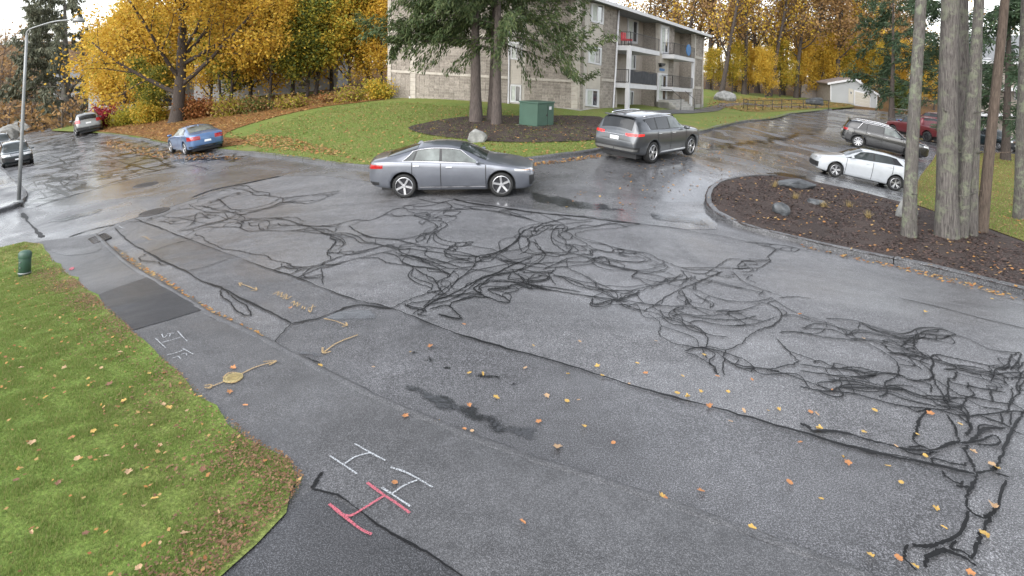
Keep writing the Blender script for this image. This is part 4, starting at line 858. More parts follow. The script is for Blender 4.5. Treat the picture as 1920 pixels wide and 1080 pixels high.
M['brownwall'] = plain('tan_recess_wall', (.33, .29, .25), .85, var=.12, scale=2)
M['bluething'] = plain('blue_plastic', (.02, .13, .32), .4, var=.2)
M['redthing'] = plain('red_cushion', (.45, .05, .06), .7, var=.5, scale=14)
M['steel'] = plain('galvanised_pole', (.24, .25, .25), .45, .4, var=.12, scale=5)
class Plane:
    """vertical wall plane: pixel -> point on it; out = metres in front of it"""
    def __init__(s, o, e): s.o = Vector(o); s.e = Vector((e[0], e[1], 0)).normalized(); s.n = Vector((s.e.y, -s.e.x, 0))
    def px(s, u, v, out=0):
        x, z = map(float, ray(u, v)); o = s.o+s.n*out; e = s.e
        t = (o.x*e.y-o.y*e.x)/(x*e.y-e.x); return Vector((x*t, t, CAMH+z*t))
    def d(s, u, v, out=0): return (s.px(u, v, out)-s.o).dot(s.e)
    def hexa(s, mb, q, o0, o1, at_out=None):
        """q = 4 pixels (tl, tr, br, bl) read on the plane at_out, made a slab from o0 to o1"""
        a = o1 if at_out is None else at_out; P = [s.px(u, v, a) for u, v in q]
        V = [p+s.n*(o1-a) for p in P]+[p+s.n*(o0-a) for p in P]
        return mb.add(V, [(3, 2, 1, 0), (4, 5, 6, 7), (0, 1, 5, 4), (1, 2, 6, 5), (2, 3, 7, 6), (3, 0, 4, 7)])
K = onray(1088, 214, 38.6)
FR = Plane(K, (.54, .84)); SD = Plane(K, (-.89, .456)); SD.n = Vector((-.456, -.89, 0)).normalized()
bld = empty('apartment_building', (0, 0, 0), label='three-storey grey block apartment building with white balconies', cat='building')
def quad4(u0, t0, b0, u1, t1, b1): return [(u0, t0), (u1, t1), (u1, b1), (u0, b1 if False else b0)]
def lin(p, q): return lambda u: p[1]+(q[1]-p[1])*(u-p[0])/(q[0]-p[0])
eave = lin((1117, 0), (1320, 66)); f3 = lin((1158, 80.5), (1303, 110)); f2 = lin((1153, 154), (1299, 166.5)); base = lin((1088, 214), (1311, 203.5))
def fb(name, mat, u0, u1, top, bot, o0, o1, par=bld, at_out=None):
    T = top if callable(top) else (lambda u: top); B = bot if callable(bot) else (lambda u: bot)
    mb = MB(); FR.hexa(mb, [(u0, T(u0)), (u1, T(u1)), (u1, B(u1)), (u0, B(u0))], o0, o1, at_out); return mb.obj(name, mat, par)
plus = lambda f, k: (lambda u: f(u)+k)
frac = lambda f, g, t: (lambda u: f(u)*(1-t)+g(u)*t)
mk_wall = lambda u0, u1: fb('wall', 'mortar', u0, u1, plus(eave, -1), plus(base, 4), -.35, 0)
mk_wall(1088, 1157); mk_wall(1237, 1263); mk_wall(1303, 1319)
def blocks(plane, u0, u1, top, bot, name, skip=(), bw=.42, bh=.2):
    """split-face block courses standing proud of the mortar, one mesh"""
    mb = MB(); a, b = plane.px(u0, (top(u0)+bot(u0))/2), plane.px(u1, (top(u1)+bot(u1))/2)
    d0, d1 = sorted(((a-plane.o).dot(plane.e), (b-plane.o).dot(plane.e))); D = d1-d0
    za = lambda u, f: plane.px(u, f(u)).z
    uL, uR = (u0, u1) if (a-plane.o).dot(plane.e) < (b-plane.o).dot(plane.e) else (u1, u0)
    zb0, zb1, zt0, zt1 = za(uL, bot), za(uR, bot), za(uL, top), za(uR, top)
    n = max(1, round(D/bw)); rows = max(1, round(((zt0-zb0)+(zt1-zb1))/2/bh))
    for i in range(n):
        for j in range(rows):
            c = (i+.5)/n
            if any(s0 < d0+D*c < s1 for s0, s1 in skip): continue
            P = []
            g = .007
            for dd, rr in ((i/n+g/D, j/rows), ((i+1)/n-g/D, j/rows), ((i+1)/n-g/D, (j+1)/rows), (i/n+g/D, (j+1)/rows)):
                z = (zb0+(zb1-zb0)*dd)*(1-rr)+(zt0+(zt1-zt0)*dd)*rr; z += g if rr == j/rows else -g
                p = plane.o+plane.e*(d0+D*dd); P.append(Vector((p.x, p.y, z)))
            k = random.uniform(.012, .04); V = [p+plane.n*k for p in P]+[p-plane.n*.01 for p in P]
            mb.add(V, [(0, 1, 2, 3), (3, 2, 1, 0)][:1]+[(0, 4, 5, 1), (1, 5, 6, 2), (2, 6, 7, 3), (3, 7, 4, 0)])
    return tag(mb.obj(name, 'block', bld), kind='stuff')
fnd = plus(base, -8)
wdL, wdR = FR.d(1096, 110), FR.d(1127, 110)
blocks(FR, 1089, 1156, eave, fnd, 'block_courses', [(wdL, wdR)])
blocks(FR, 1237.5, 1262.5, eave, fnd, 'block_courses', [(FR.d(1238, 100), FR.d(1253, 100))]); blocks(FR, 1304, 1318, eave, fnd, 'block_courses')
for u0, u1 in ((1088, 1157), (1303, 1319)): fb('foundation', 'foundation', u0, u1, plus(base, -8), plus(base, 5), -.3, .06)
for u0, u1 in ((1088.5, 1096), (1128, 1156), (1304, 1318)):
    fb('concrete_band', 'band', u0, u1, plus(f3, -6), plus(f3, -1), -.2, .07); fb('concrete_band', 'band', u0, u1, plus(f2, -5), plus(f2, 0), -.2, .07)
# window column with siding
def window(plane, q, par=bld, o=.03, split=True, dark='winglass'):
    """frame with panes; q = tl,tr,br,bl pixels"""
    def mixp(a, b, t): return (a[0]+(b[0]-a[0])*t, a[1]+(b[1]-a[1])*t)
    def sub(s0, s1, t0, t1):
        tl, tr, br, bl = q; L0, L1 = mixp(tl, bl, t0), mixp(tl, bl, t1); R0, R1 = mixp(tr, br, t0), mixp(tr, br, t1)
        return [mixp(L0, R0, s0), mixp(L0, R0, s1), mixp(L1, R1, s1), mixp(L1, R1, s0)]
    mb = MB()
    for s in ((0, 1, 0, .09), (0, 1, .91, 1), (0, .11, .09, .91), (.89, 1, .09, .91)): plane.hexa(mb, sub(*s), -.02, o+.05)
    if split: plane.hexa(mb, sub(.47, .53, .09, .91), -.02, o+.04)
    w = mb.obj('window', 'whitetrim', par)
    for s in (((.11, .47, .09, .91), (.53, .89, .09, .91)) if split else ((.11, .89, .09, .91),)):
        m2 = MB(); plane.hexa(m2, sub(*s), -.02, o+.01); m2.obj('pane', dark if s[0] > .3 or not split else 'curtain', w)
    return w
c1 = lambda x, y: (1090+x/4.909, y/4.909)
for q in (((95, 25), (212, 45), (205, 228), (92, 200)), ((72, 425), (190, 440), (184, 603), (68, 578)), ((47, 818), (166, 825), (160, 988), (42, 975))):
    window(FR, [c1(*p) for p in q])
for q in (((88, 205), (200, 230), (190, 436), (74, 421)), ((66, 582), (180, 606), (166, 820), (50, 814))):
    for k in range(9):
        t0, t1 = k/9, (k+.92)/9; m_ = lambda a, b, t: (a[0]+(b[0]-a[0])*t, a[1]+(b[1]-a[1])*t)
        mb = MB(); FR.hexa(mb, [c1(*m_(q[0], q[3], t0)), c1(*m_(q[1], q[2], t0)), c1(*m_(q[1], q[2], t1)), c1(*m_(q[0], q[3], t1))], -.02, .045 if k % 2 else .05); mb.obj('siding_board', 'siding', bld)
def pipe(name, pts, r, mat, par=bld): return MB().tube(pts, r, 8).obj(name, mat, par, True)
pipe('downspout', [FR.px(*c1(345, 95), .1), FR.px(*c1(318, 600), .1), FR.px(*c1(292, 1005), .1), FR.px(*c1(285, 1025), .25)], .07, 'whitetrim')
pipe('downspout', [FR.px(*c1(1130, 330), .1), FR.px(*c1(1100, 1000), .1)], .05, 'siding')
# recess back walls, dividing walls, ceilings
for u0, u1 in ((1157, 1237), (1263, 1303)):
    dA, dB = FR.d(u0, 110), FR.d(u1, 110)
    def P3(d, o, z): p = FR.o+FR.e*d+FR.n*o; return Vector((p.x, p.y, z))
    zb = FR.px(u0, base(u0)).z-.3; zt0, zt1 = FR.px(u0, eave(u0)).z, FR.px(u1, eave(u1)).z
    mb = MB(); V = [P3(dA, -1.5, zb), P3(dB, -1.5, zb-.8), P3(dB, -1.5, zt1), P3(dA, -1.5, zt0), P3(dA, -1.7, zb), P3(dB, -1.7, zb-.8), P3(dB, -1.7, zt1), P3(dA, -1.7, zt0)]
    mb.add(V, [(0, 1, 2, 3), (4, 7, 6, 5), (0, 3, 7, 4), (1, 5, 6, 2), (3, 2, 6, 7)]); mb.obj('recess_wall', 'brownwall', bld)
    for d, sgn in ((dA, -1), (dB, 1)):
        zt = zt0 if d == dA else zt1; mb = MB(); a, b_ = (d-.25, d) if sgn < 0 else (d, d+.25)
        V = [P3(a, -1.5, zb-.8), P3(b_, -1.5, zb-.8), P3(b_, -.36, zb-.8), P3(a, -.36, zb-.8), P3(a, -1.5, zt), P3(b_, -1.5, zt), P3(b_, -.36, zt), P3(a, -.36, zt)]
        mb.add(V, [(0, 1, 2, 3), (7, 6, 5, 4), (0, 4, 5, 1), (1, 5, 6, 2), (2, 6, 7, 3), (3, 7, 4, 0)]); mb.obj('side_wall', 'block', bld)
PO = 1.05
def slab(uW, uC, uR, f, th, name='balcony'):
    """projecting balcony: uW where it leaves the wall, uC its outer corner, uR its far end"""
    z0 = FR.px(uC, f(uC), PO).z; zR = FR.px(uR, f(uR), PO).z
    dC, dR = FR.d(uC, f(uC), PO), FR.d(uR, f(uR), PO); b = MB()
    def P3(d, o, z): p = FR.o+FR.e*d+FR.n*o; return Vector((p.x, p.y, z))
    for za, zbb, o0, o1, dd in ((0, -th, -1.5, PO, 0),):
        V = [P3(dC, o0, z0-th), P3(dR, o0, zR-th), P3(dR, o1, zR-th), P3(dC, o1, z0-th), P3(dC, o0, z0), P3(dR, o0, zR), P3(dR, o1, zR), P3(dC, o1, z0)]
        b.add(V, [(0, 1, 2, 3), (7, 6, 5, 4), (0, 4, 5, 1), (1, 5, 6, 2), (2, 6, 7, 3), (3, 7, 4, 0)])
    s = b.obj(name, 'whitetrim', bld)
    # railing: rails and balusters on the near side and the front
    rl = MB(); hr = .95
    for (d0, o0, za), (d1, o1, zb) in (((dC+.06, 0.0, z0), (dC+.06, PO-.05, z0)), ((dC+.06, PO-.05, z0), (dR-.06, PO-.05, zR))):
        for h in (.08, hr): rl.tube([P3(d0, o0, za+h), P3(d1, o1, zb+h)], .022, 6)
        L = math.hypot(d1-d0, o1-o0); n = int(L/.14)
        for k in range(n+1):
            t = k/n; d, o, z = d0+(d1-d0)*t, o0+(o1-o0)*t, za+(zb-za)*t
            rl.tube([P3(d, o, z+.06), P3(d, o, z+hr)], .03 if k in (0, n) else .009, 4, False)
    rl.obj('railing', 'railing', s)
    return s, dC, dR, z0, zR, P3
s3, dC, dR, z0, zR, P3 = slab(1158, 1182, 1237, f3, .33); s2, dC2, dR2, z02, zR2, _ = slab(1153, 1179, 1232, f2, .33)
r3, eC, eR, y0, yR, _ = slab(1263, 1264, 1303, f3, .33); r2, eC2, eR2, y02, yR2, _ = slab(1260, 1261, 1299, f2, .33)
# white posts
def post(d, o, z0_, z1_, w=.1): 
    mb = MB(); V = [P3(d+a*w, o+b_*w, z) for z in (z0_, z1_) for a, b_ in ((-1, -1), (1, -1), (1, 1), (-1, 1))]
    mb.add(V, [(0, 1, 2, 3), (7, 6, 5, 4), (0, 4, 5, 1), (1, 5, 6, 2), (2, 6, 7, 3), (3, 7, 4, 0)]); return mb.obj('post', 'whitetrim', bld)
gz_ = lambda d, o: float(tz(*(FR.o+FR.e*d+FR.n*o)[:2]))+.1
post(dC+.12, PO-.12, z02, z0-.33, .13); post(dC2+.12, PO-.12, gz_(dC2, PO), z02-.33, .13)
post(eR-.1, PO-.12, yR2, yR-.33, .11); post(eR2-.1, PO-.12, gz_(eR2, PO), yR2-.33, .11)
# privacy cloth on the lower balcony, things on balconies
mb = MB(); n = 14
for i in range(n+1):
    d = dC2+.2+(dR2-dC2-.3)*i/n; zz = z02+(zR2-z02)*i/n; sag = .1*math.sin(math.pi*((i*2/n) % 1))
    mb.v += [P3(d, PO+.012+.02*math.sin(i*2.1), zz+.03), P3(d, PO+.012+.02*math.sin(i*1.7), zz+.97-sag)]
mb.f += [(2*i, 2*i+2, 2*i+3, 2*i+1) for i in range(n)]
cl = mb.obj('privacy_cloth', 'cloth'); so_ = cl.modifiers.new('t', 'SOLIDIFY'); so_.thickness = .01
tag(cl, 'dark privacy cloth tied to the middle left balcony railing', 'cloth')
c = P3(eC+(eR-eC)*.62, PO+.06, y0+(yR-y0)*.62+.62); mb = MB()
V = []; nn = 24
for k in range(nn): w = 2*math.pi*k/nn; V.append(c+FR.e*(.62*math.cos(w))+Vector((0, 0, .5*math.sin(w))))
V += [p+FR.n*.05 for p in V]; mb.add(V, [tuple(range(nn)), tuple(range(nn, 2*nn))[::-1]]+[(k, (k+1) % nn, nn+(k+1) % nn, nn+k) for k in range(nn)])
tag(mb.obj('round_table_top', 'bluething'), 'blue round disc leaning on the upper right balcony railing', 'disc')
p = P3(dC+.9, .4, z0)
ch = empty('balcony_chair', p, math.atan2(FR.e.y, FR.e.x), 'red and white cushioned chair on the top left balcony', 'chair')
MB().box(-.35, .35, -.3, .3, .36, .5).obj('seat', 'redthing', ch); MB().box(-.35, .35, .22, .32, .5, .95).obj('backrest', 'redthing', ch)
for a in (-.3, .3):
    for b_ in (-.26, .26): MB().box(a-.02, a+.02, b_-.02, b_+.02, 0, .36).obj('leg', 'railing', ch)
# doors in the recesses
BK = Plane(K+FR.n*-1.48, (.54, .84))
for q, dk in ((((432, 165), (528, 190), (520, 405), (432, 395)), 1), (((465, 495), (505, 500), (500, 640), (462, 640)), 1), (((440, 830), (482, 838), (478, 975), (438, 972)), 1), (((955, 300), (1010, 315), (1010, 480), (955, 475)), 1), (((935, 560), (1000, 575), (1000, 780), (935, 780)), 1), (((930, 860), (1000, 865), (1000, 985), (930, 985)), 1)):
    window(BK, [c1(*p) for p in q])
# stair bay: tall window, panel, lamp, sign, door, stoop
window(FR, [c1(737, 225), c1(812, 245), c1(805, 508), c1(733, 492)])
fb('siding_panel', 'siding', 1237.8, 1251, 105, 121, -.02, .05)
o = window(FR, [c1(712, 668), c1(795, 680), c1(786, 945), c1(702, 935)]); o.name = 'entrance_door'
mb = MB(); FR.hexa(mb, [c1(727, 628), c1(768, 634), c1(766, 655), c1(726, 650)], 0, .06); sg = mb.obj('number_sign', 'bluething', bld)
mb = MB(); FR.hexa(mb, [c1(735, 580), c1(778, 585), c1(770, 605), c1(742, 615)], 0, .25); mb.obj('entrance_lamp', 'railing', bld)
for k in range(4):
    dd0, dd1 = FR.d(1232, 195), FR.d(1262, 200); zz = gz_(dd0, 1)+.72-.18*k
    mb = MB(); V = [P3(dd0+.0, .07, zz-.9), P3(dd1, .07, zz-1.1), P3(dd1, 1.0+.28*k, zz-1.1), P3(dd0, 1.0+.28*k, zz-.9), P3(dd0, .07, zz), P3(dd1, .07, zz-.08), P3(dd1, 1.0+.28*k, zz-.08), P3(dd0, 1.0+.28*k, zz)]
    mb.add(V, [(0, 1, 2, 3), (7, 6, 5, 4), (0, 4, 5, 1), (1, 5, 6, 2), (2, 6, 7, 3), (3, 7, 4, 0)]); mb.obj('step', 'foundation', bld)
for d in (FR.d(1234, 198), FR.d(1261, 200)):
    zz = gz_(d, 1)+.1; MB().tube([P3(d, .2, zz+1.5), P3(d, 1.1, zz+1.5), P3(d, 1.9, zz+.85), P3(d, 1.9, zz-.1)], .025, 6).obj('handrail', 'railing', bld, True)
# --- side wall
A_top = lambda u: -40.0
sb = lin((727, 191.5), (1088, 214)); 
def sdx(name, mat, u0, u1, t, b, o0, o1, par=bld):
    mb = MB(); SD.hexa(mb, [(u0, t(u0)), (u1, t(u1)), (u1, b(u1)), (u0, b(u0))], o0, o1); return mb.obj(name, mat, par)
stop = lin((727, -24), (1088, -10))
sdx('wall', 'mortar', 727, 1088, stop, plus(sb, 3), -.3, 0)
nd0, nd1 = sorted((SD.d(953, 150), SD.d(981, 150)))
blocks(SD, 728, 1087, plus(stop, 3), plus(sb, -10), 'block_courses', [(nd0, nd1)])
sdx('foundation', 'foundation', 726.5, 1088.3, plus(sb, -9), plus(sb, 4), -.2, .07)
for u0, u1 in ((727, 733), (769, 779), (1071, 1083)):
    N_ = 26
    for k in range(N_):
        t0 = (lambda k0: (lambda u: stop(u)+(sb(u)-9-stop(u))*k0/N_))(k); t1 = (lambda k0: (lambda u: stop(u)+(sb(u)-9-stop(u))*(k0+.93)/N_))(k)
        sdx('quoin_block', 'band', u0, u1, t0, t1, -.05, .10 if k % 2 else .085)
for fr_ in (.272, .62):
    for u0, u1 in ((733.3, 768.7), (779.3, 952), (982, 1070.7)):
        b0 = (lambda f: (lambda u: sb(u)+(stop(u)-sb(u))*f))(fr_); sdx('concrete_band', 'band', u0, u1, plus(b0, -2.3), plus(b0, 2.3), -.1, .075)
window(SD, [(957, 78), (979, 80), (978, 113), (957, 111)]); window(SD, [(957, 158), (977, 159.5), (976, 193), (956, 191.5)])
for k in range(9):
    sdx('siding_board', 'siding', 957.5, 977.5, lambda u, k=k: 113+(157-113)*k/9, lambda u, k=k: 113+(157-113)*(k+.92)/9, -.02, .045 if k % 2 else .05)
SDp = lambda u, v, o: SD.px(u, v, o)
pipe('downspout', [SDp(955, 20, .12), SDp(954, 150, .12), SDp(953, 198, .12), SDp(951, 203, .3)], .055, 'whitetrim')
pipe('downspout', [SDp(768, 181, .12), SDp(768, 187, .12), SDp(765, 190, .3)], .06, 'whitetrim')
mb = MB(); mb.lathe([(.001, .0), (.13, .02), (.15, .10), (.08, .16), (.001, .17)], 14, 'z', SDp(1091, 93, .2)); mb.obj('flood_lamp', 'whitetrim', bld, True)
# roof
zK = FR.px(1088, eave(1088)).z; Lf = FR.d(1318, 130); Ls = SD.d(727, 150); zR_ = FR.px(1318, eave(1318)).z
ov = .55
def RP(f, s, z): p = K+FR.e*f+SD.e*s; return Vector((p.x, p.y, z))
c00, c10, c11, c01 = RP(-ov, -ov, zK), RP(Lf+ov, -ov, zR_), RP(Lf+ov, Ls+ov, zR_+.7), RP(-ov, Ls+ov, zK+.75)
rg0, rg1 = RP(Ls*.45, Ls*.5, zK+2.3), RP(Lf-Ls*.45, Ls*.5, zR_+2.4)
dn = Vector((0, 0, -.22))
mb = MB(); mb.add([c00, c10, c11, c01, rg0, rg1, c00+dn, c10+dn, c11+dn, c01+dn], [(0, 1, 5, 4), (1, 2, 5), (2, 3, 4, 5), (3, 0, 4), (6, 9, 8, 7)])
rf = mb.obj('roof', 'shingle', bld)
up = Vector((0, 0, .02))
for a, b_ in ((c00, c10), (c10, c11), (c11, c01), (c01, c00)):
    d = (b_-a).normalized(); n_ = Vector((d.y, -d.x, 0))*.09
    mb = MB(); mb.add([a+dn-n_*0, b_+dn, b_+up, a+up, a+dn+n_, b_+dn+n_, b_+up+n_, a+up+n_], [(3, 2, 1, 0), (4, 5, 6, 7), (0, 1, 5, 4), (3, 7, 6, 2), (1, 2, 6, 5), (0, 4, 7, 3)]); mb.obj('gutter', 'whitetrim', rf)
# hidden back walls keep the block closed
mb = MB(); zz0 = K.z-1
for a, b_ in ((RP(Lf, 0, 0), RP(Lf, Ls, 0)), (RP(Lf, Ls, 0), RP(0, Ls, 0))):
    mb.add([(a.x, a.y, zz0), (b_.x, b_.y, zz0), (b_.x, b_.y, zK-.25), (a.x, a.y, zR_-.25)], [(0, 1, 2, 3)])
mb.obj('back_wall', 'mortar', bld)

# ------------------------------------------------------------------ garage
M['gar'] = plain('garage_siding_white', (.30, .31, .315), .6, var=.06, scale=1)
M['garside'] = plain('garage_side_boards', (.26, .225, .20), .8, var=.15, scale=3)
M['cream'] = plain('cream_door', (.40, .375, .32), .6, var=.06)
M['brownroof'] = plain('brown_roof', (.20, .16, .14), .85, var=.25, scale=6, bumps=.4)
gl0 = onray(1557, 187, 85); GF = Plane(gl0, (.9, -.4))
def gpx(u, v): return GF.px(u, v)
ga = empty('garage', (0, 0, 0), label='pale gable-end garage with cream door at the end of the parking lot', cat='garage')
GF = Plane(gl0, (onray(1645, 206, 82)-gl0)[:2]); GF.n = Vector((GF.e.y, -GF.e.x, 0))
if GF.n.y > 0: GF.n = -GF.n
L_, R_, TL, TR, PK = GF.px(1557.5, 187), GF.px(1644, 206), GF.px(1557.5, 155), GF.px(1645, 175), GF.px(1604, 147)
L_.z -= .3; R_.z -= .3
bk = -GF.n*9.5
mb = MB(); mb.add([L_, R_, TR, PK, TL], [(0, 1, 2, 3, 4)]); mb.obj('front_wall', 'gar', ga)
mb = MB()
side0 = Vector((-7.2, 7.0, 0)); W0 = 30
SB = [L_+Vector((.15, .99, 0))*6, TL+Vector((.15, .99, 0))*6]
mb.add([L_, TL, SB[1], SB[0]], [(0, 1, 2, 3)]); mb.obj('side_wall', 'garside', ga)
mb = MB(); mb.add([R_, TR, TR+Vector((-2, 8, 0)), R_+Vector((-2, 8, 0))], [(0, 1, 2, 3)]); mb.obj('side_wall', 'garside', ga)
n_ = GF.n*.3; upv = Vector((0, 0, .06)); dd = Vector((0, 0, -.16))
back = Vector((.15, .99, 0))*6.2
for a, b_ in ((TL, PK), (PK, TR)):
    e0 = a+(a-b_).normalized()*(.35 if a is TL else 0); e1 = b_+(b_-a).normalized()*(.35 if b_ is TR else 0); q = [e0+n_+upv, e1+n_+upv, e1+back+upv, e0+back+upv]
    mb = MB(); mb.add(q+[p+dd for p in q], [(0, 1, 2, 3), (7, 6, 5, 4), (0, 4, 5, 1), (1, 5, 6, 2), (2, 6, 7, 3), (3, 7, 4, 0)]); r_ = mb.obj('roof', 'brownroof', ga)
    mb = MB(); mb.add([e0+n_*1.1+upv*1.2, e1+n_*1.1+upv*1.2, e1+n_*1.1+dd*1.4, e0+n_*1.1+dd*1.4, e0+n_+upv, e1+n_+upv, e1+n_+dd, e0+n_+dd], [(0, 1, 2, 3), (0, 4, 5, 1), (2, 6, 7, 3)]); mb.obj('fascia', 'whitetrim', r_)
gp = lambda x, y: (1300+x/3.097, y/3.097)
mb = MB(); GF.hexa(mb, [gp(935, 522), gp(1030, 545), gp(1028, 627), gp(934, 608)], 0, .04, .04); gd = mb.obj('garage_door', 'whitetrim', ga)
for k in range(4):
    t0, t1 = .03+k*.245, .03+k*.245+.225; m_ = lambda a, b, t: (a[0]+(b[0]-a[0])*t, a[1]+(b[1]-a[1])*t)
    mb = MB(); tl, tr, br, bl = (gp(940, 528), gp(1026, 549), gp(1024, 624), gp(939, 606)); GF.hexa(mb, [m_(tl, bl, t0), m_(tr, br, t0), m_(tr, br, t1), m_(tl, bl, t1)], .03, .08); mb.obj('door_panel', 'cream', gd)
mb = MB(); GF.hexa(mb, [gp(902, 514), gp(931, 520), gp(930, 603), gp(900, 594)], 0, .06); sd = mb.obj('side_door', 'cream', ga)
mb = MB(); GF.hexa(mb, [gp(911, 532), gp(921, 534), gp(921, 546), gp(911, 544)], .05, .08); mb.obj('pane', 'winglass', sd)
for u in (1557.8, 1644):
    mb = MB(); v0, v1 = (156, 188) if u < 1600 else (176, 207); GF.hexa(mb, [(u-1, v0), (u+1, v0), (u+1, v1), (u-1, v1)], 0, .05); mb.obj('corner_board', 'whitetrim', ga)
mb = MB(); mb.lathe([(.001, 0), (.1, .02), (.1, .2), (.001, .22)], 8, 'z', GF.px(1613, 153, .25)); mb.obj('flood_lamp', 'whitetrim', ga)
# board fence left of the garage
fe = empty('board_fence', (0, 0, 0), label='weathered wooden board fence beside the garage', cat='fence')
p0, p1 = SB[0]+Vector((0, 0, 0)), onray(1500, 184, 90)
for k in range(12):
    a, b_ = p0.lerp(p1, k/12), p0.lerp(p1, (k+.93)/12); a.z = b_.z = float(tz(a.x, a.y)); h = 2.1+random.uniform(-.05, .05)
    mb = MB(); d = (b_-a).normalized(); n2 = Vector((d.y, -d.x, 0))*.03; mb.add([a, b_, b_+Vector((0, 0, h)), a+Vector((0, 0, h)), a+n2, b_+n2, b_+n2+Vector((0, 0, h)), a+n2+Vector((0, 0, h))], [(3, 2, 1, 0), (4, 5, 6, 7), (0, 1, 5, 4), (1, 2, 6, 5), (2, 3, 7, 6), (3, 0, 4, 7)]); mb.obj('board', 'garside', fe)

# ------------------------------------------------------------------ houses seen between the trees
def house(px, D, w, d, h, rz, label, wallmat='gar', stories=2):
    p = onray(px[0], px[1], D); z = float(tz(p.x, p.y)); r = empty('house', (p.x, p.y, z), rz, label, 'house')
    b = MB(); b.add([(-w/2, -d/2, -1), (w/2, -d/2, -1), (w/2, d/2, -1), (-w/2, d/2, -1), (-w/2, -d/2, h), (w/2, -d/2, h), (w/2, d/2, h), (-w/2, d/2, h), (-w/2, 0, h+d*.28), (w/2, 0, h+d*.28)],
                 [(0, 1, 5, 4), (1, 2, 6, 9, 5), (2, 3, 7, 6), (3, 0, 4, 8, 7)]); b.obj('wall', wallmat, r)
    b = MB(); o = .4; t = .15
    for s in (1, -1):
        b.add([(-w/2-o, s*(d/2+o), h-.2), (w/2+o, s*(d/2+o), h-.2), (w/2+o, 0, h+d*.28+.05), (-w/2-o, 0, h+d*.28+.05), (-w/2-o, s*(d/2+o), h-.2+t), (w/2+o, s*(d/2+o), h-.2+t), (w/2+o, 0, h+d*.28+.05+t), (-w/2-o, 0, h+d*.28+.05+t)], [(0, 1, 2, 3), (7, 6, 5, 4), (0, 4, 5, 1), (1, 5, 6, 2), (2, 6, 7, 3), (3, 7, 4, 0)])
    b.obj('roof', 'shingle', r)
    for st in range(stories):
        for k in range(int(w/3)):
            x = -w/2+1.6+k*3; z0_ = .9+st*2.7
            f = MB().box(x-.55, x+.55, -d/2-.05, -d/2+.02, z0_, z0_+1.4).obj('window', 'whitetrim', r); MB().box(x-.45, x+.45, -d/2-.07, -d/2-.04, z0_+.1, z0_+1.3).obj('pane', 'winglass', f)
    return r
house((520, 180), 66, 14, 8, 5.5, .1, 'white house glimpsed between the yellow trees')
house((300, 200), 72, 12, 8, 5.5, .3, 'white house glimpsed behind the big yellow maple')
house((178, 205), 100, 10, 8, 5.5, .5, 'small white house at the far end of the side street')
r = house((1965, 262), 62, 13, 9, 7.5, -.75, 'tan apartment building behind the tree trunks with white balcony posts', 'brownwall', 3)
for k in range(4):
    x = -6+k*4; MB().box(x-.12, x+.12, -6.2, -5.96, -1, 7.2).obj('post', 'whitetrim', r)
for st in range(3): MB().box(-6.3, 6.3, -6.1, -4.5, 2.1+st*2.6-.2, 2.1+st*2.6+.12).obj('balcony', 'whitetrim', r)
# ------------------------------------------------------------------ trees
M['bark_grey'] = barkmat('grey_bark', (.028, .025, .023), (.165, .15, .138), (.17, .18, .13))
M['bark_dark'] = barkmat('dark_bark', (.025, .02, .017), (.085, .068, .058))
M['bark_brown'] = barkmat('brown_bark', (.05, .038, .03), (.15, .115, .09))
M['bark_cedar'] = barkmat('shaggy_cedar_bark', (.035, .028, .025), (.125, .102, .09))
M['leaf_yellow'] = leafmat('yellow_maple_leaves', [(.48, .28, .03), (.60, .40, .05), (.66, .47, .08), (.54, .33, .04), (.45, .36, .07)], .45)
M['leaf_orange'] = leafmat('orange_maple_leaves', [(.48, .26, .04), (.58, .36, .05), (.64, .43, .06), (.44, .23, .04), (.55, .41, .07)], .45)
M['leaf_yg'] = leafmat('yellow_green_leaves', [(.26, .26, .035), (.42, .35, .045), (.18, .21, .035), (.52, .38, .05)], .4)
M['leaf_green'] = leafmat('green_leaves', [(.05, .085, .02), (.08, .12, .03), (.12, .14, .03), (.2, .18, .03)], .3)
M['leaf_brown'] = leafmat('brown_oak_leaves', [(.20, .12, .06), (.27, .16, .065), (.33, .20, .07), (.16, .10, .055)], .3)
M['leaf_red'] = leafmat('red_leaves', [(.26, .025, .035), (.32, .035, .045), (.2, .02, .03)], .3)
M['leaf_rust'] = leafmat('rust_leaves', [(.27, .10, .035), (.34, .14, .045), (.22, .085, .03), (.28, .17, .05)], .3)
M['needle'] = leafmat('hemlock_needles', [(.04, .07, .026), (.065, .095, .034), (.10, .12, .045), (.035, .058, .025)], .18)
M['needle_dark'] = leafmat('pine_needles', [(.026, .05, .024), (.04, .068, .034), (.055, .085, .042), (.02, .04, .02)], .15)
M['needle_grey'] = leafmat('spruce_needles', [(.10, .115, .075), (.15, .15, .10), (.12, .13, .085), (.085, .095, .07)], .15)
def vnorm(a): return a/(np.linalg.norm(a, axis=-1, keepdims=True)+1e-9)
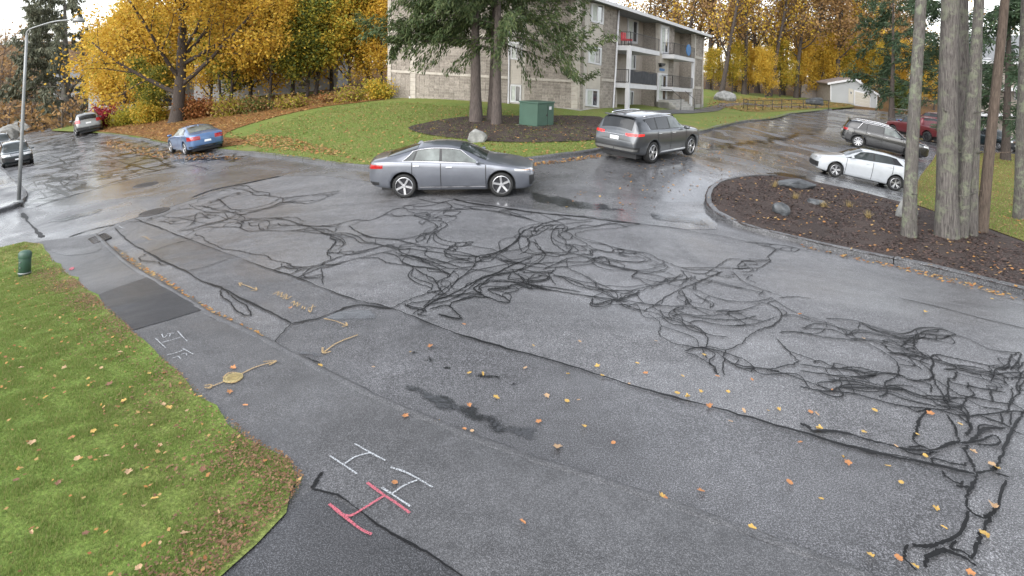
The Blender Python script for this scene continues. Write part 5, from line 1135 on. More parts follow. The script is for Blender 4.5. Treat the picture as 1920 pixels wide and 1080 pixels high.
class Tree:
    def __init__(s, seed): s.r = np.random.default_rng(seed); s.mb = MB(); s.tips = []
    def limb(s, p, d, L, r0, r1, n, wig, up, sides):
        P = [np.array(p, float)]; d = vnorm(np.array(d, float))
        for i in range(n):
            d = vnorm(d+s.r.normal(0, wig, 3)+np.array([0, 0, up])); P.append(P[-1]+d*L/n)
        s.mb.tube([tuple(q) for q in P], list(np.linspace(r0, r1, n+1)), sides, False); return np.array(P)
    def grow(s, P, r0, r1, level, cfg):
        """side limbs along P"""
        c = cfg[level]
        for k in range(c['n']):
            t = c['t0']+(c['t1']-c['t0'])*(k+s.r.random())/c['n']; x = t*(len(P)-1); i = min(int(x), len(P)-2); q = P[i]+(P[i+1]-P[i])*(x-i); ax = vnorm(P[i+1]-P[i])
            az = s.r.random()*2*math.pi if 'az' not in c else c['az']+s.r.normal(0, c['azs']); rad = vnorm(np.cross(ax, [math.cos(az), math.sin(az), .01]))
            an = c['ang']+s.r.normal(0, .15); d = ax*math.cos(an)+rad*math.sin(an)
            L = c['L']*(1-c.get('tap', .4)*(t-c['t0'])/(c['t1']-c['t0']+1e-9))*s.r.uniform(.75, 1.2); rr = (r0+(r1-r0)*t)*c['rf']
            Q = s.limb(q, d, L, rr, rr*.3, c.get('seg', 4), c.get('wig', .12), c.get('up', .05), c.get('sides', 5))
            if level+1 < len(cfg): s.grow(Q, rr, rr*.3, level+1, cfg)
            if c.get('tip'): s.tips.append(Q)
def leaf_cloud(tips, r, n, spread, size, droop=0, flat=0.0, aspect=.7):
    """n kite-shaped leaves around limbs"""
    segA = np.concatenate([t[:-1] for t in tips]); segB = np.concatenate([t[1:] for t in tips])
    k = r.integers(0, len(segA), n); t = r.random((n, 1)); c = segA[k]*(1-t)+segB[k]*t
    c = c+r.normal(0, spread, (n, 3))*np.array([1, 1, .75]); c[:, 2] -= droop*r.random(n)
    u = r.normal(0, 1, (n, 3)); u[:, 2] *= 1-flat; u = vnorm(u); w = r.normal(0, 1, (n, 3)); v = vnorm(np.cross(u, w)); sz = size*r.uniform(.6, 1.35, (n, 1))
    V = np.stack([c-u*sz*.5, c+v*sz*aspect*.5, c+u*sz*.5, c-v*sz*aspect*.5], 1).reshape(-1, 3)
    return V, np.arange(4*n).reshape(n, 4)
def spray_cloud(tips, r, n, size, droop, wid=.22, out=.55):
    """needle sprays that hang from and reach beyond conifer limbs"""
    segA = np.concatenate([t[:-1] for t in tips]); segB = np.concatenate([t[1:] for t in tips]); ax = vnorm(segB-segA)
    k = r.integers(0, len(segA), n); t = r.random((n, 1)); c = segA[k]*(1-t)+segB[k]*t; a = ax[k]
    c = c+r.normal(0, .12, (n, 3))
    side = vnorm(np.cross(a, [0, 0, 1.0])); sgn = np.where(r.random((n, 1)) < .5, -1, 1)
    d = vnorm(a*.6+side*sgn*out*r.uniform(.4, 1.6, (n, 1))+np.array([0, 0, -1])*droop*r.uniform(.3, 1.6, (n, 1))+r.normal(0, .25, (n, 3)))
    w = vnorm(np.cross(d, r.normal(0, 1, (n, 3)))); L = size*r.uniform(.5, 1.4, (n, 1))
    V = np.stack([c, c+d*L*.55+w*L*wid, c+d*L, c+d*L*.55-w*L*wid], 1).reshape(-1, 3)
    return V, np.arange(4*n).reshape(n, 4)
def finish(name, t, trunkmat, crown, crownmat, label, cat, group=None, loc=(0, 0, 0), rz=0, sc=1, base=None):
    root = empty(name, loc, rz, label, cat, group); root.scale = (sc, sc, sc)
    link('trunk', t.mb.mesh('trunk', True), root, trunkmat)
    for cr_, m in zip(crown, crownmat): link('crown', fastmesh('crown', *cr_), root, m)
    return root
def trunk(t, h, r0, r1, lean=(0, 0), n=9, wig=.03, flare=1.5, sides=10, p0=(0, 0, -.3)):
    P = [np.array(p0, float)]; d = vnorm(np.array([lean[0], lean[1], 1.0]))
    for i in range(n): d = vnorm(d+t.r.normal(0, wig, 3)*np.array([1, 1, .2])+np.array([0, 0, .02])); P.append(P[-1]+d*(h/n if i else .35))
    P = np.array(P); rad = list(np.linspace(r0, r1, n+1)); rad[0] = r0*flare; rad[1] = r0*1.12
    t.mb.tube([tuple(q) for q in P], rad, sides, False); return P
def deciduous(seed, h, r0, spread, leaves, size, mats, levels=(10, 4, 3), t0=.25, fork=True, lsp=.45, up=.10):
    t = Tree(seed); P = trunk(t, h, r0, r0*.25, t.r.normal(0, .04, 2), 10)
    cfg = [dict(n=levels[0], t0=t0, t1=1.0, ang=.95, L=spread, rf=.5, up=up, tap=.55, wig=.13, seg=5, sides=6, tip=True), dict(n=levels[1], t0=.25, t1=1, ang=.75, L=spread*.5, rf=.5, up=.05, seg=4, sides=4, tip=True), dict(n=levels[2], t0=.2, t1=1, ang=.7, L=spread*.24, rf=.5, up=0, seg=3, sides=3, tip=True)]
    t.grow(P, r0, r0*.25, 0, cfg)
    n = len(mats); crowns = [leaf_cloud(t.tips, t.r, leaves//n, lsp, size) for _ in mats] if leaves else []
    return t, crowns
def conifer(seed, h, r0, L, n, size, droop, t0=.25, limbs=34, lean=(0, 0), up=-.05, tap=.75, wid=.22):
    t = Tree(seed); P = trunk(t, h, r0, r0*.15, lean, 10, .015)
    cfg = [dict(n=limbs, t0=t0, t1=1.0, ang=1.45, L=L, rf=.22, up=up, tap=tap, wig=.08, seg=5, sides=5, tip=True), dict(n=6, t0=.2, t1=1, ang=.75, L=L*.38, rf=.5, up=-.06, seg=3, sides=3, tip=True)]
    t.grow(P, r0, r0*.15, 0, cfg); return t, [spray_cloud(t.tips, t.r, n, size, droop, wid)]
def place(root, u, v, D=None, rz=None, sc=1, off=.1):
    p = at1(u, v, off) if D is None else onray(u, v, D)
    if D is not None: p.z = float(tz(p.x, p.y))+off
    root.location = p; root.rotation_euler = (0, 0, random.uniform(0, 6.28) if rz is None else rz); root.scale = (sc, sc, sc); return root
def another(root, label, u, v, D=None, rz=None, sc=1, group=None):
    c = copy_tree(root); c['label'] = label
    if group: c['group'] = group
    return place(c, u, v, D, rz, sc)

# the big maple by the street
t, cr = deciduous(3, 14, .5, 8.5, 28000, .22, ['leaf_orange', 'leaf_yellow'], (15, 6, 3), .2, lsp=.55, up=.06)
place(finish('maple_tree', t, 'bark_dark', cr, ['leaf_orange', 'leaf_yellow'], 'big orange-yellow maple by the kerb behind the blue sedan', 'tree'), 330, 229, rz=.4)
# yellow row
protoY = []
for k, (sd, mats) in enumerate(((11, ['leaf_yellow', 'leaf_orange']), (12, ['leaf_yellow', 'leaf_yg']), (13, ['leaf_yellow', 'leaf_yellow']))):
    t, cr = deciduous(sd, 11, .17, 4.2, 12000, .25, mats, (15, 4, 2), .16, lsp=.5, up=.14)
    protoY.append(finish('maple_tree', t, 'bark_dark', cr, mats, 'x', 'tree'))
G1 = 'yellow trees along the back of the lawn'
rowY = [(232,214,58,.9),(270,212,62,1.0),(392,207,58,.85),(432,204,54,1.0),(470,200,57,1.1),(505,199,53,.95),(548,196,57,1.1),(590,192,54,1.0),(622,190,59,1.15),(655,188,54,.9),(690,185,58,1.0),(716,184,55,.8),(205,222,66,.8),(180,222,72,.9),(440,200,70,1.2),(540,195,72,1.2),(640,188,70,1.25),(330,210,68,1.1),(250,215,74,1.15)]
lab = ['yellow maple behind the street end of the leaf-strewn verge','yellow maple just left of the big kerbside maple trunk','slim yellow maple just right of the big kerbside maple trunk','yellow maple at the left end of the lawn tree row','tall yellow maple second along the lawn tree row','orange-yellow maple third along the lawn tree row','tall yellow maple in the middle of the lawn tree row','yellow-green maple right of the middle of the lawn row','tallest yellow tree towards the apartment end of the row','small yellow maple third from the apartment corner','yellow maple second from the apartment corner','small yellow tree next to the apartment building corner','yellow maple above the red bush','yellow tree at the far street end of the row','tall yellow tree in the back row left of the white house','tall yellow tree in the back row before the white house','tall yellow tree in the back row near the apartment','yellow tree in the back row behind the big maple','tall orange tree in the back row over the street']
for i, ((u, v, D, sc), lb) in enumerate(zip(rowY, lab)):
    p = protoY[i % 3] if i < 3 else None
    if p is not None: p['label'] = lb; p['group'] = G1; place(p, u, v, D, None, sc)
    else: another(protoY[(i*7+1) % 3], lb, u, v, D, None, sc, G1)
# green tree in the row
t, cr = deciduous(21, 9, .15, 3.2, 14000, .22, ['leaf_green', 'leaf_yg'], (14, 5, 3), .15)
gt = place(finish('birch_tree', t, 'bark_dark', cr, ['leaf_green', 'leaf_yg'], 'small green-leaved tree among the yellow row', 'tree'), 575, 193, 53)
another(gt, 'green-leaved tree left among the yellow row near the house', 415, 206, 56, 2.0, .9)
another(gt, 'yellow-green bushy tree under the maple beside the red bush', 262, 222, 52, 1.2, .55)
another(gt, 'low yellow-green tree left of the big maple trunk', 295, 226, 50, 4.2, .45)
# shrubs
def shrub(seed, h, w, n, size, mats, name, label, u, v, D=None, sc=1):
    t = Tree(seed)
    for k in range(14):
        a = t.r.random()*6.28; P = t.limb((0, 0, -.1), (math.cos(a)*w/h*.6, math.sin(a)*w/h*.6, 1), h*t.r.uniform(.6, 1), .03, .008, 5, .15, .03, 4); t.tips.append(P[1:])
    cr = [leaf_cloud(t.tips, t.r, n//len(mats), w*.16, size) for _ in mats]
    return place(finish(name, t, 'bark_brown', cr, mats, label, 'shrub'), u, v, D, None, sc)
shrub(31, 2.2, 1.4, 5000, .13, ['leaf_red'], 'bush', 'small bright red bush beside the side street', 195, 239)
shrub(32, 1.9, 2.6, 6000, .16, ['leaf_rust'], 'bush', 'rust-orange bush just right of the big maple trunk', 364, 222)
shrub(33, 1.8, 2.6, 6000, .16, ['leaf_yg', 'leaf_yellow'], 'bush', 'yellow-green bush left of the big maple trunk', 283, 229)
shrub(34, 1.6, 2.6, 5000, .16, ['leaf_yg'], 'bush', 'yellow-green bush beside the red bush', 238, 234)
shrub(35, 1.4, 2.6, 4000, .16, ['leaf_brown', 'leaf_yg'], 'bush', 'low brown bush at the left end of the lawn edge', 430, 216)
shrub(36, 1.1, 2.4, 3000, .15, ['leaf_brown', 'leaf_yg'], 'bush', 'orange and green bush mid-way along the lawn edge', 545, 203)
shrub(37, 1.0, 1.4, 1200, .13, ['leaf_rust', 'leaf_brown'], 'bush', 'small reddish bush at the lawn edge', 614, 192)
shrub(38, 1.2, 3.2, 2600, .16, ['leaf_brown', 'leaf_yg'], 'bush', 'brown thicket left of the apartment corner', 660, 190)
shrub(39, 1.3, 2.8, 4000, .16, ['leaf_brown', 'leaf_green'], 'bush', 'brown and green thicket near the white house', 480, 209)
shrub(40, 1.8, 2.0, 2600, .16, ['leaf_yellow', 'leaf_yg'], 'bush', 'yellow bush touching the apartment corner', 712, 186)

# hemlocks in the round bed
for k, (sd, u, v, r0, h, lean, n, lb) in enumerate(((41, 893, 228, .34, 15, (-.04, 0), 13000, 'thick shaggy-barked evergreen at the left of the trio in the mulch bed'), (42, 922, 225, .26, 14, (.01, .02), 10000, 'evergreen standing at the back of the trio in the mulch bed'), (43, 931, 233, .27, 15, (.015, 0), 13000, 'slim evergreen at the front of the trio in the mulch bed'))):
    t, cr = conifer(sd, h, r0, 5.4, n*3, .24, .8, .35, 24, lean, -.02, .6, .13)
    place(finish('hemlock_tree', t, 'bark_cedar', cr, ['needle'], lb, 'tree', 'evergreens in the mulch bed'), u, v, rz=(.5, 2.2, 4.1)[k], off=.14)
# spruce by the side street
t, cr = conifer(51, 20, .75, 8.0, 24000, .55, 1.5, .14, 34, (0, 0), -.03, .6, .14)
for k in range(5):
    a = k*1.3; t.limb((0, 0, 2+k*.5), (math.cos(a), math.sin(a), .9), 5, .3, .1, 5, .12, .12, 6)
place(finish('spruce_tree', t, 'bark_grey', cr, ['needle_grey'], 'big grey-trunked spruce at the bend of the side street', 'tree'), 122, 227, rz=1, sc=.95)
# trunks on the island: grey-barked, crowns above the frame
def islandtree(seed, u, v, r0, lean, bark, lb, h=15, n=3500):
    t = Tree(seed); P = trunk(t, h, r0, r0*.45, lean, 14, .005, 1.3, 18)
    q = np.array(t.mb.v); ang = np.arctan2(q[:, 1], q[:, 0])
    cfg = [dict(n=10, t0=.62, t1=1.0, ang=1.2, L=3.2, rf=.3, up=.02, wig=.1, seg=4, sides=5, tip=True), dict(n=5, t0=.2, t1=1, ang=.7, L=1.4, rf=.5, up=0, seg=3, sides=3, tip=True)]
    t.grow(P, r0, r0*.35, 0, cfg)
    for k in range(3): t.limb(P[2+k]+0, (math.cos(k*2.4+seed), math.sin(k*2.4+seed), .2), .5, .03, .01, 3, .1, 0, 4)
    place(finish('pine_tree', t, bark, [spray_cloud(t.tips, t.r, n*2, .3, .4, .12)], ['needle_dark'], lb, 'tree', 'trunks on the planting island'), u, v, rz=0, off=.08)
M['bark_lichen'] = barkmat('lichen_bark', (.04, .036, .032), (.165, .152, .138), (.22, .245, .165), 1.6)
islandtree(61, 1704, 445, .165, (.004, 0), 'bark_lichen', 'lone lichen-spotted trunk standing left of the trunk cluster')
islandtree(62, 1776, 446, .26, (-.03, 0), 'bark_grey', 'thickest grey trunk at the left of the trunk cluster')
islandtree(63, 1800, 446, .15, (.055, 0), 'bark_lichen', 'leaning pale trunk at the front of the trunk cluster')
islandtree(64, 1808, 430, .18, (-.02, .01), 'bark_grey', 'grey trunk behind the leaning pale trunk in the cluster')
islandtree(65, 1820, 443, .14, (.03, .01), 'bark_grey', 'slim grey trunk in the middle of the trunk cluster')
islandtree(66, 1838, 436, .14, (.075, 0), 'bark_brown', 'brown trunk leaning right at the right of the cluster')
islandtree(67, 1914, 414, .2, (.0, 0), 'bark_lichen', 'lichen-covered trunk at the right edge of the lawn')
# pines behind the lawn
for k, (sd, u, v, D, sc, lb) in enumerate(((71, 1885, 300, None, 1.0, 'dark pine beside the lot behind the trunk cluster'), (72, 1760, 255, 52, 1.0, 'dark pine behind the maroon pickup'), (73, 1672, 215, 70, 1.1, 'dark pine over the garage end of the lot'))):
    t, cr = conifer(sd, 15, .28, 4.6, 13000, .38, .35, .26, 26, (0, 0), .0, .5, .11)
    place(finish('pine_tree', t, 'bark_dark', cr, ['needle_dark'], lb, 'tree', 'pines behind the lot'), u, v, D, None, sc)
# arborvitae by the garage
t = Tree(80); P = trunk(t, 3.6, .12, .03, (0, 0), 6)
pts = []; r_ = t.r
for k in range(60):
    z = r_.random()*3.5; a = r_.random()*6.28; R0 = 1.25*(1-z/4.1)**.7; pts.append(np.array([[math.cos(a)*R0*.4, math.sin(a)*R0*.4, z], [math.cos(a)*R0, math.sin(a)*R0, z+.45]]))
V = leaf_cloud(pts, r_, 7000, .13, .16)
place(finish('arborvitae', t, 'bark_brown', [V], ['leaf_green'], 'rounded green arborvitae beside the garage', 'shrub'), 1686, 205, 80)

# woods behind the apartments and the garage
protoW = []
for sd, mats, lv in ((91, ['leaf_brown'], 3500), (92, ['leaf_brown', 'leaf_yellow'], 3600), (93, ['leaf_brown'], 1800)):
    t, cr = deciduous(sd, 20, .36, 5.2, lv, .34, mats, (14, 5, 3), .35, lsp=.6, up=.16)
    protoW.append(finish('oak_tree', t, 'bark_dark', cr, mats, 'x', 'tree'))
protoU = None
G2 = 'tall bare oaks in the woods'
woods = [(1328,176,88),(1352,178,80),(1376,178,92),(1395,179,84),(1420,180,98),(1442,181,86),(1468,181,94),(1492,182,88),(1515,183,100),(1540,183,96),(1585,184,104),(1625,186,100),(1660,190,106),(1300,174,96),(1275,172,90),(1250,172,100),(1225,172,94),(1195,172,98),(1570,182,92),(1350,176,108),(1410,178,112),(1470,178,116),(1530,180,116),(1600,182,120),(1680,190,116),(1720,195,110)]
for i, (u, v, D) in enumerate(woods):
    lb = 'tall dark-trunked oak with few brown leaves in the woods behind the garage and apartments'
    if i < 3: p = protoW[i]; p['label'] = lb; p['group'] = G2; place(p, u, v, D, None, random.uniform(.85, 1.1))
    else: another(protoW[(i*5) % 3], lb, u, v, D, None, random.uniform(.85, 1.15), G2)
G3 = 'yellow understory maples in the woods'
for i, (u, v, D, sc) in enumerate([(1372,184,84,.6),(1403,185,86,.62),(1436,186,82,.55),(1462,187,88,.7),(1500,188,90,.7),(1535,188,94,.8),(1560,188,98,1.05),(1592,188,100,1.1),(1625,190,100,.95),(1648,196,96,.75),(1700,206,92,.8),(1722,210,88,.7),(1335,183,84,.5),(1580,186,110,1.2),(1505,184,108,.9),(1440,182,106,.8),(1660,192,110,1.0),(1750,215,84,.7)]):
    another(protoY[(i*2+1) % 3], 'yellow understory maple in front of the dark woods by the garage', u, v, D, None, sc, G3)
# far woods: a mass of bare stems on the rising ground beyond everything
def woodmass(name, n, xr, yr, seed, hs, mats, leaves, zo=0):
    t = Tree(seed)
    for k in range(n):
        x, y = t.r.uniform(*xr), t.r.uniform(*yr); z = float(tz(x, y))+zo; h = t.r.uniform(*hs)
        P = t.limb((x, y, z-1), (t.r.normal(0, .05), t.r.normal(0, .05), 1), h, t.r.uniform(.12, .3), .05, 5, .04, .03, 5)
        for j in range(9):
            i = t.r.integers(1, 5); a = t.r.random()*6.28; Q = t.limb(P[i], (math.cos(a), math.sin(a), .9), h*.3, .07, .015, 4, .15, .06, 3); t.tips.append(Q)
            for jj in range(2): a2 = t.r.random()*6.28; t.tips.append(t.limb(Q[t.r.integers(1, 4)], (math.cos(a2), math.sin(a2), .6), h*.14, .03, .01, 3, .15, .05, 3))
    o = empty(name, (0, 0, 0)); o['kind'] = 'stuff'; tag(o, 'distant mass of bare brown woods behind everything', 'woods')
    link('trunks', t.mb.mesh('trunks', True), o, 'bark_brown')
    for m in mats: link('leaves', fastmesh('leaves', *leaf_cloud(t.tips, t.r, leaves, 1.0, .5)), o, m)
    return o
woodmass('far_woods', 90, (0, 95), (112, 150), 101, (14, 22), ['leaf_brown', 'leaf_orange'], 9000)
woodmass('far_woods', 60, (-50, 2), (80, 120), 102, (12, 19), ['leaf_brown', 'leaf_yellow'], 8000)['label'] = 'distant bare woods behind the yellow lawn trees'
woodmass('far_woods', 70, (-135, -62), (96, 150), 103, (9, 16), ['leaf_brown'], 7000, 0)['label'] = 'distant grey-brown woods at the end of the side street'
woodmass('far_brush', 90, (-92, -50), (66, 100), 104, (2, 4.5), ['leaf_brown'], 5000)['label'] = 'low brown brush along the far side of the side street'
# a hill that closes the view at the end of the side street
hv = []; xs = np.linspace(-260, 20, 40); ys = np.linspace(130, 300, 18)
for y in ys:
    for x in xs: hv.append((x, y, -6+13*min(1, (y-130)/110)*(.75+.25*math.sin(x*.03))+random.uniform(-.4, .4)))
ii = np.arange(len(hv)).reshape(len(ys), len(xs))
tag(link('hill', fastmesh('hill', np.array(hv), np.stack([ii[:-1, :-1], ii[:-1, 1:], ii[1:, 1:], ii[1:, :-1]], -1).reshape(-1, 4), True), None, 'forestfloor'), kind='structure')
# ------------------------------------------------------------------ street furniture and small things
M['greenbox'] = plain('green_utility_paint', (.04, .085, .06), .45, var=.1, scale=2)
M['rock'] = plain('grey_rock', (.20, .20, .19), .85, var=.4, scale=4, bumps=.8)
M['rock_dark'] = plain('dark_wet_rock', (.06, .065, .07), .5, var=.5, scale=5, bumps=.8)
M['iron'] = plain('cast_iron', (.05, .045, .042), .5, .3, var=.3, scale=20, bumps=.4)
M['ironyellow'] = plain('yellow_sprayed_iron', (.30, .24, .11), .5, var=.3, scale=30, bumps=.4)
def spraymat(name, c, cover=.5):
    m, nt, b = new_mat(name); co = co_obj(nt); n = noise(nt, co, 70, 3, .7)
    b.inputs['Base Color'].default_value = (*c, 1); b.inputs['Roughness'].default_value = .7
    tr = nt.nodes.new('ShaderNodeBsdfTransparent'); mx = nt.nodes.new('ShaderNodeMixShader')
    r = ramp(nt, n, [(cover-.12, g3(0)), (cover+.05, g3(1))]); nt.links.new(r.outputs[0], mx.inputs[0]); nt.links.new(tr.outputs[0], mx.inputs[1]); nt.links.new(b.outputs[0], mx.inputs[2])
    nt.links.new(mx.outputs[0], nt.nodes['Material Output'].inputs[0]); return m
M['spraywhite'] = spraymat('white_spray_paint', (.42, .44, .46), .5); M['spraypink'] = spraymat('pink_spray_paint', (.42, .10, .13), .46); M['sprayyellow'] = spraymat('yellow_spray_paint', (.36, .25, .12), .48)
M['linepaint'] = spraymat('parking_line_paint', (.45, .45, .43), .45)
def filmmat():
    m, nt, b = new_mat('standing_water'); co = co_obj(nt)
    b.inputs['Base Color'].default_value = (.03, .031, .034, 1); b.inputs['Roughness'].default_value = .07; b.inputs['Specular IOR Level'].default_value = .6
    a = nd(nt, 'ShaderNodeAttribute'); a.attribute_name = 'inner'
    s1 = nd(nt, 'ShaderNodeMath', operation='MULTIPLY_ADD'); nt.links.new(a.outputs['Fac'], s1.inputs[0]); s1.inputs[1].default_value = .75; s1.inputs[2].default_value = -.55
    s2 = nd(nt, 'ShaderNodeMath', operation='ADD'); nt.links.new(s1.outputs[0], s2.inputs[0]); nt.links.new(noise(nt, co, 5, 5, .65, .5), s2.inputs[1])
    s3 = nd(nt, 'ShaderNodeMath', operation='MULTIPLY_ADD'); nt.links.new(noise(nt, co, 60, 2, .6), s3.inputs[0]); s3.inputs[1].default_value = -.55; nt.links.new(s2.outputs[0], s3.inputs[2])
    r = ramp(nt, s3.outputs[0], [(.1, g3(0)), (.42, g3(.85))]); tr = nt.nodes.new('ShaderNodeBsdfTransparent'); mx = nt.nodes.new('ShaderNodeMixShader')
    nt.links.new(r.outputs[0], mx.inputs[0]); nt.links.new(tr.outputs[0], mx.inputs[1]); nt.links.new(b.outputs[0], mx.inputs[2]); nt.links.new(mx.outputs[0], nt.nodes['Material Output'].inputs[0])
    bump(nt, b, noise(nt, co, 14, 2, .5), .12, .02); return m
M['film'] = filmmat()
M['leafl'] = leafmat('fallen_leaves_mixed', [(.32, .15, .04), (.38, .22, .07), (.26, .10, .04), (.36, .25, .10), (.18, .075, .035), (.42, .28, .11)], .1)
M['leaf_or'] = plain('orange_fallen_leaf', (.36, .16, .06), .6, var=.3, scale=30); M['leaf_ye'] = plain('yellow_fallen_leaf', (.42, .27, .07), .6, var=.3, scale=30)
M['leaf_br'] = plain('brown_fallen_leaf', (.16, .075, .04), .6, var=.3, scale=30); M['leaf_pa'] = plain('pale_tan_fallen_leaf', (.38, .25, .14), .6, var=.25, scale=30)
M['grassblade'] = leafmat('grass_blades', [(.12, .195, .042), (.155, .235, .052), (.21, .265, .075), (.27, .26, .095), (.13, .21, .047), (.34, .30, .145)], .4)
M['drygrass'] = leafmat('dry_grass', [(.28, .21, .09), (.34, .26, .12), (.22, .16, .07)], .2)
M['chips'] = leafmat('mulch_chips', [(.04, .028, .025), (.065, .043, .037), (.095, .062, .052), (.03, .022, .02)], 0)
# lamp
lp = at1(35, 379, .12); D0 = lp.y
la = empty('street_lamp', (0, 0, 0), label='grey metal street lamp with curved arm on the corner pavement', cat='street lamp')
tp = onray(41, 66, D0); tp.x = lp.x+.12
MB().tube([lp, lp.lerp(tp, .35), lp.lerp(tp, .7), tp], [.06, .055, .048, .04], 14).obj('pole', 'steel', la, True)
MB().lathe([(.001, .0), (.15, .0), (.15, .05), (.1, .1), (.001, .12)], 14, 'z', lp-Vector((0, 0, .02))).obj('base_plate', 'steel', la)
arm = [tp-Vector((0, 0, .25)), onray(52, 58, D0), onray(75, 48, D0), onray(104, 40, D0), onray(135, 37, D0)]
MB().tube([Vector(p) for p in smooth_line([tuple(a) for a in arm], 4)], .027, 8).obj('arm', 'steel', la, True)
MB().lathe([(.001, .1), (.12, .08), (.2, -.02), (.17, -.08), (.001, -.09)], 14, 'z', Vector(arm[-1])+Vector((.25, 0, 0))).obj('lamp_head', 'steel', la, True)
# green transformer cabinet
p = at1(1007, 238, .14); tb = empty('transformer_cabinet', p, R(47), 'green metal transformer cabinet in the mulch bed', 'utility cabinet')
b = MB().box(-.0, 1.28, 0, 1.22, 0, 1.14).obj('body', 'greenbox', tb); bevelmod(b, .015)
b = MB().box(-.04, 1.32, -.04, 1.26, 1.14, 1.22).obj('lid', 'greenbox', tb); bevelmod(b, .02)
MB().box(.78, .79, -.012, .0, .06, 1.1).obj('door_gap', 'seamline', tb); MB().box(.06, .76, -.016, -.002, .06, 1.08).obj('door', 'greenbox', tb); MB().box(.68, .73, -.04, -.016, .5, .6).obj('handle', 'iron', tb)
MB().box(.9, 1.08, -.008, 0, .82, .98).obj('warning_label', 'whitetrim', tb); MB().box(-.1, 1.38, -.1, 1.32, -.1, .0).obj('pad', 'foundation', tb)
# telecom pedestal
p = at1(46, 517, .04); pd = empty('utility_pedestal', p, R(-20), 'short green utility pedestal standing on the near lawn', 'pedestal'); 
MB().lathe([(.001, -.05), (.115, -.05), (.115, .48), (.095, .52), (.001, .525)], 16).obj('body', 'greenbox', pd, True); MB().lathe([(.119, .40), (.123, .41), (.123, .50), (.10, .54), (.05, .56), (.001, .565)], 16).obj('cap', 'greenbox', pd, True)
MB().lathe([(.12, .06), (.124, .065), (.124, .085), (.12, .09)], 16).obj('band', 'steel', pd, True)
for z in (.2, .32): MB().box(.02, .045, -.128, -.11, z, z+.02).obj('screw', 'steel', pd)
# boulders
def boulder(px, w, h, d, mat, label, seed, off=.1, name='boulder', rz=0):
    p = at1(*px, off); bm = bmesh.new(); bmesh.ops.create_icosphere(bm, subdivisions=3, radius=1); r = np.random.default_rng(seed); cuts = [vnorm(r.normal(0, 1, 3)) for _ in range(14)]; cd = r.uniform(.62, .9, 14); ph = r.uniform(0, 6, 3)
    for v in bm.verts:
        q = np.array(v.co)
        for c_, k in zip(cuts, cd):
            e = q@c_
            if e > k: q = q-c_*(e-k)
        q = q*(1+.05*math.sin(q[0]*7+ph[0])*math.sin(q[1]*6+ph[1])*math.sin(q[2]*8+ph[2])); v.co = (q[0]*w/2*1.15, q[1]*d/2*1.15, q[2]*h*.75+h*.3)
    me = bpy.data.meshes.new(name); bm.to_mesh(me); bm.free(); o = link(name, me, None, mat); o.location = p; o.rotation_euler = (0, 0, rz); return tag(o, label, 'boulder')
boulder((896, 266), .85, .52, .6, 'rock', 'angular grey boulder at the front of the round mulch bed', 1, .12)
boulder((1359, 189), 2.3, 1.2, 1.4, 'rock', 'big weathered boulder on the grass right of the apartments', 2)
boulder((1527, 197), 2.5, 1.1, 1.4, 'rock_dark', 'dark flat-topped boulder behind the black railing', 3)
boulder((1492, 351), 1.2, .30, .6, 'rock_dark', 'long dark flat rock at the back edge of the planting island', 4)
boulder((1463, 401), .46, .30, .4, 'rock_dark', 'dark squarish rock nearest the kerb on the planting island', 5)
boulder((1529, 382), .46, .16, .4, 'rock_dark', 'small flat grey rock in the middle of the planting island', 6)
boulder((1697, 408), .6, .5, .45, 'rock', 'pale rock tucked behind the lone tree trunk', 7)
for k, (u, v) in enumerate(((8, 262), (22, 252), (38, 246), (45, 238))): boulder((u, v), 2.4, 1.2, 1.6, 'rock', ('pale rock at the left edge by the far kerb', 'pale rock second from the left edge by the far kerb', 'pale rock beside the lamp pole by the far kerb', 'pale rock farthest up the bank past the lamp')[k], 20+k)
# railing by the footpath
rf_ = empty('path_railing', (0, 0, 0), label='black pipe railing along the footpath near the garage', cat='railing')
cr_ = lambda x, y: (1280+x/4.8, 100+y/4.8)
pp = [at1(*cr_(x, y), .12) for x, y in ((548, 498), (586, 512), (650, 512), (722, 514), (806, 508), (890, 502), (978, 497), (1088, 494), (1197, 497), (1313, 503))]
for p in pp: MB().tube([p-Vector((0, 0, .2)), p+Vector((0, 0, 1.05))], .035, 6).obj('post', 'railing', rf_, True)
for h in (1.02, .55): MB().tube([p+Vector((0, 0, h)) for p in pp], .028, 6).obj('rail', 'railing', rf_, True)
# manholes, drain, valve
def manhole(px, rad, label, mat='iron', off=.016, name='manhole_cover', cat='manhole cover', ring=True):
    p = at1(*px); e = .4; gx = float(tz(p.x+e, p.y)-tz(p.x-e, p.y))/(2*e); gy = float(tz(p.x, p.y+e)-tz(p.x, p.y-e))/(2*e)
    n = Vector((-gx, -gy, 1)).normalized(); q = Vector((0, 0, 1)).rotation_difference(n).to_matrix().to_4x4(); q.translation = (p.x, p.y, p.z+off)
    r = empty(name, mat=q, label=label, cat=cat)
    c = MB().lathe([(.001, .004), (rad*.86, .004), (rad*.88, -.004)], 28).obj('cover', mat, r)
    b = MB()
    for k in range(-4, 5):
        for j in range(-4, 5):
            x, y = k*rad*.19, j*rad*.19
            if x*x+y*y < (rad*.76)**2: b.box(x-rad*.06, x+rad*.06, y-rad*.06, y+rad*.06, .003, .009)
    b.obj('tread', mat, c); MB().lathe([(rad*.9, -.006), (rad*.9, .006), (rad, .006), (rad*1.04, -.008)], 28).obj('ring', mat if ring else 'iron', r)
    return r
manhole((273, 347), .42, 'iron manhole cover in the middle of the side street'); manhole((289, 398), .42, 'iron manhole cover at the corner of the patched road')
manhole((437, 715), .105, 'small round valve cover sprayed yellow on the sidewalk', 'ironyellow', .045, 'valve_cover', 'valve cover')
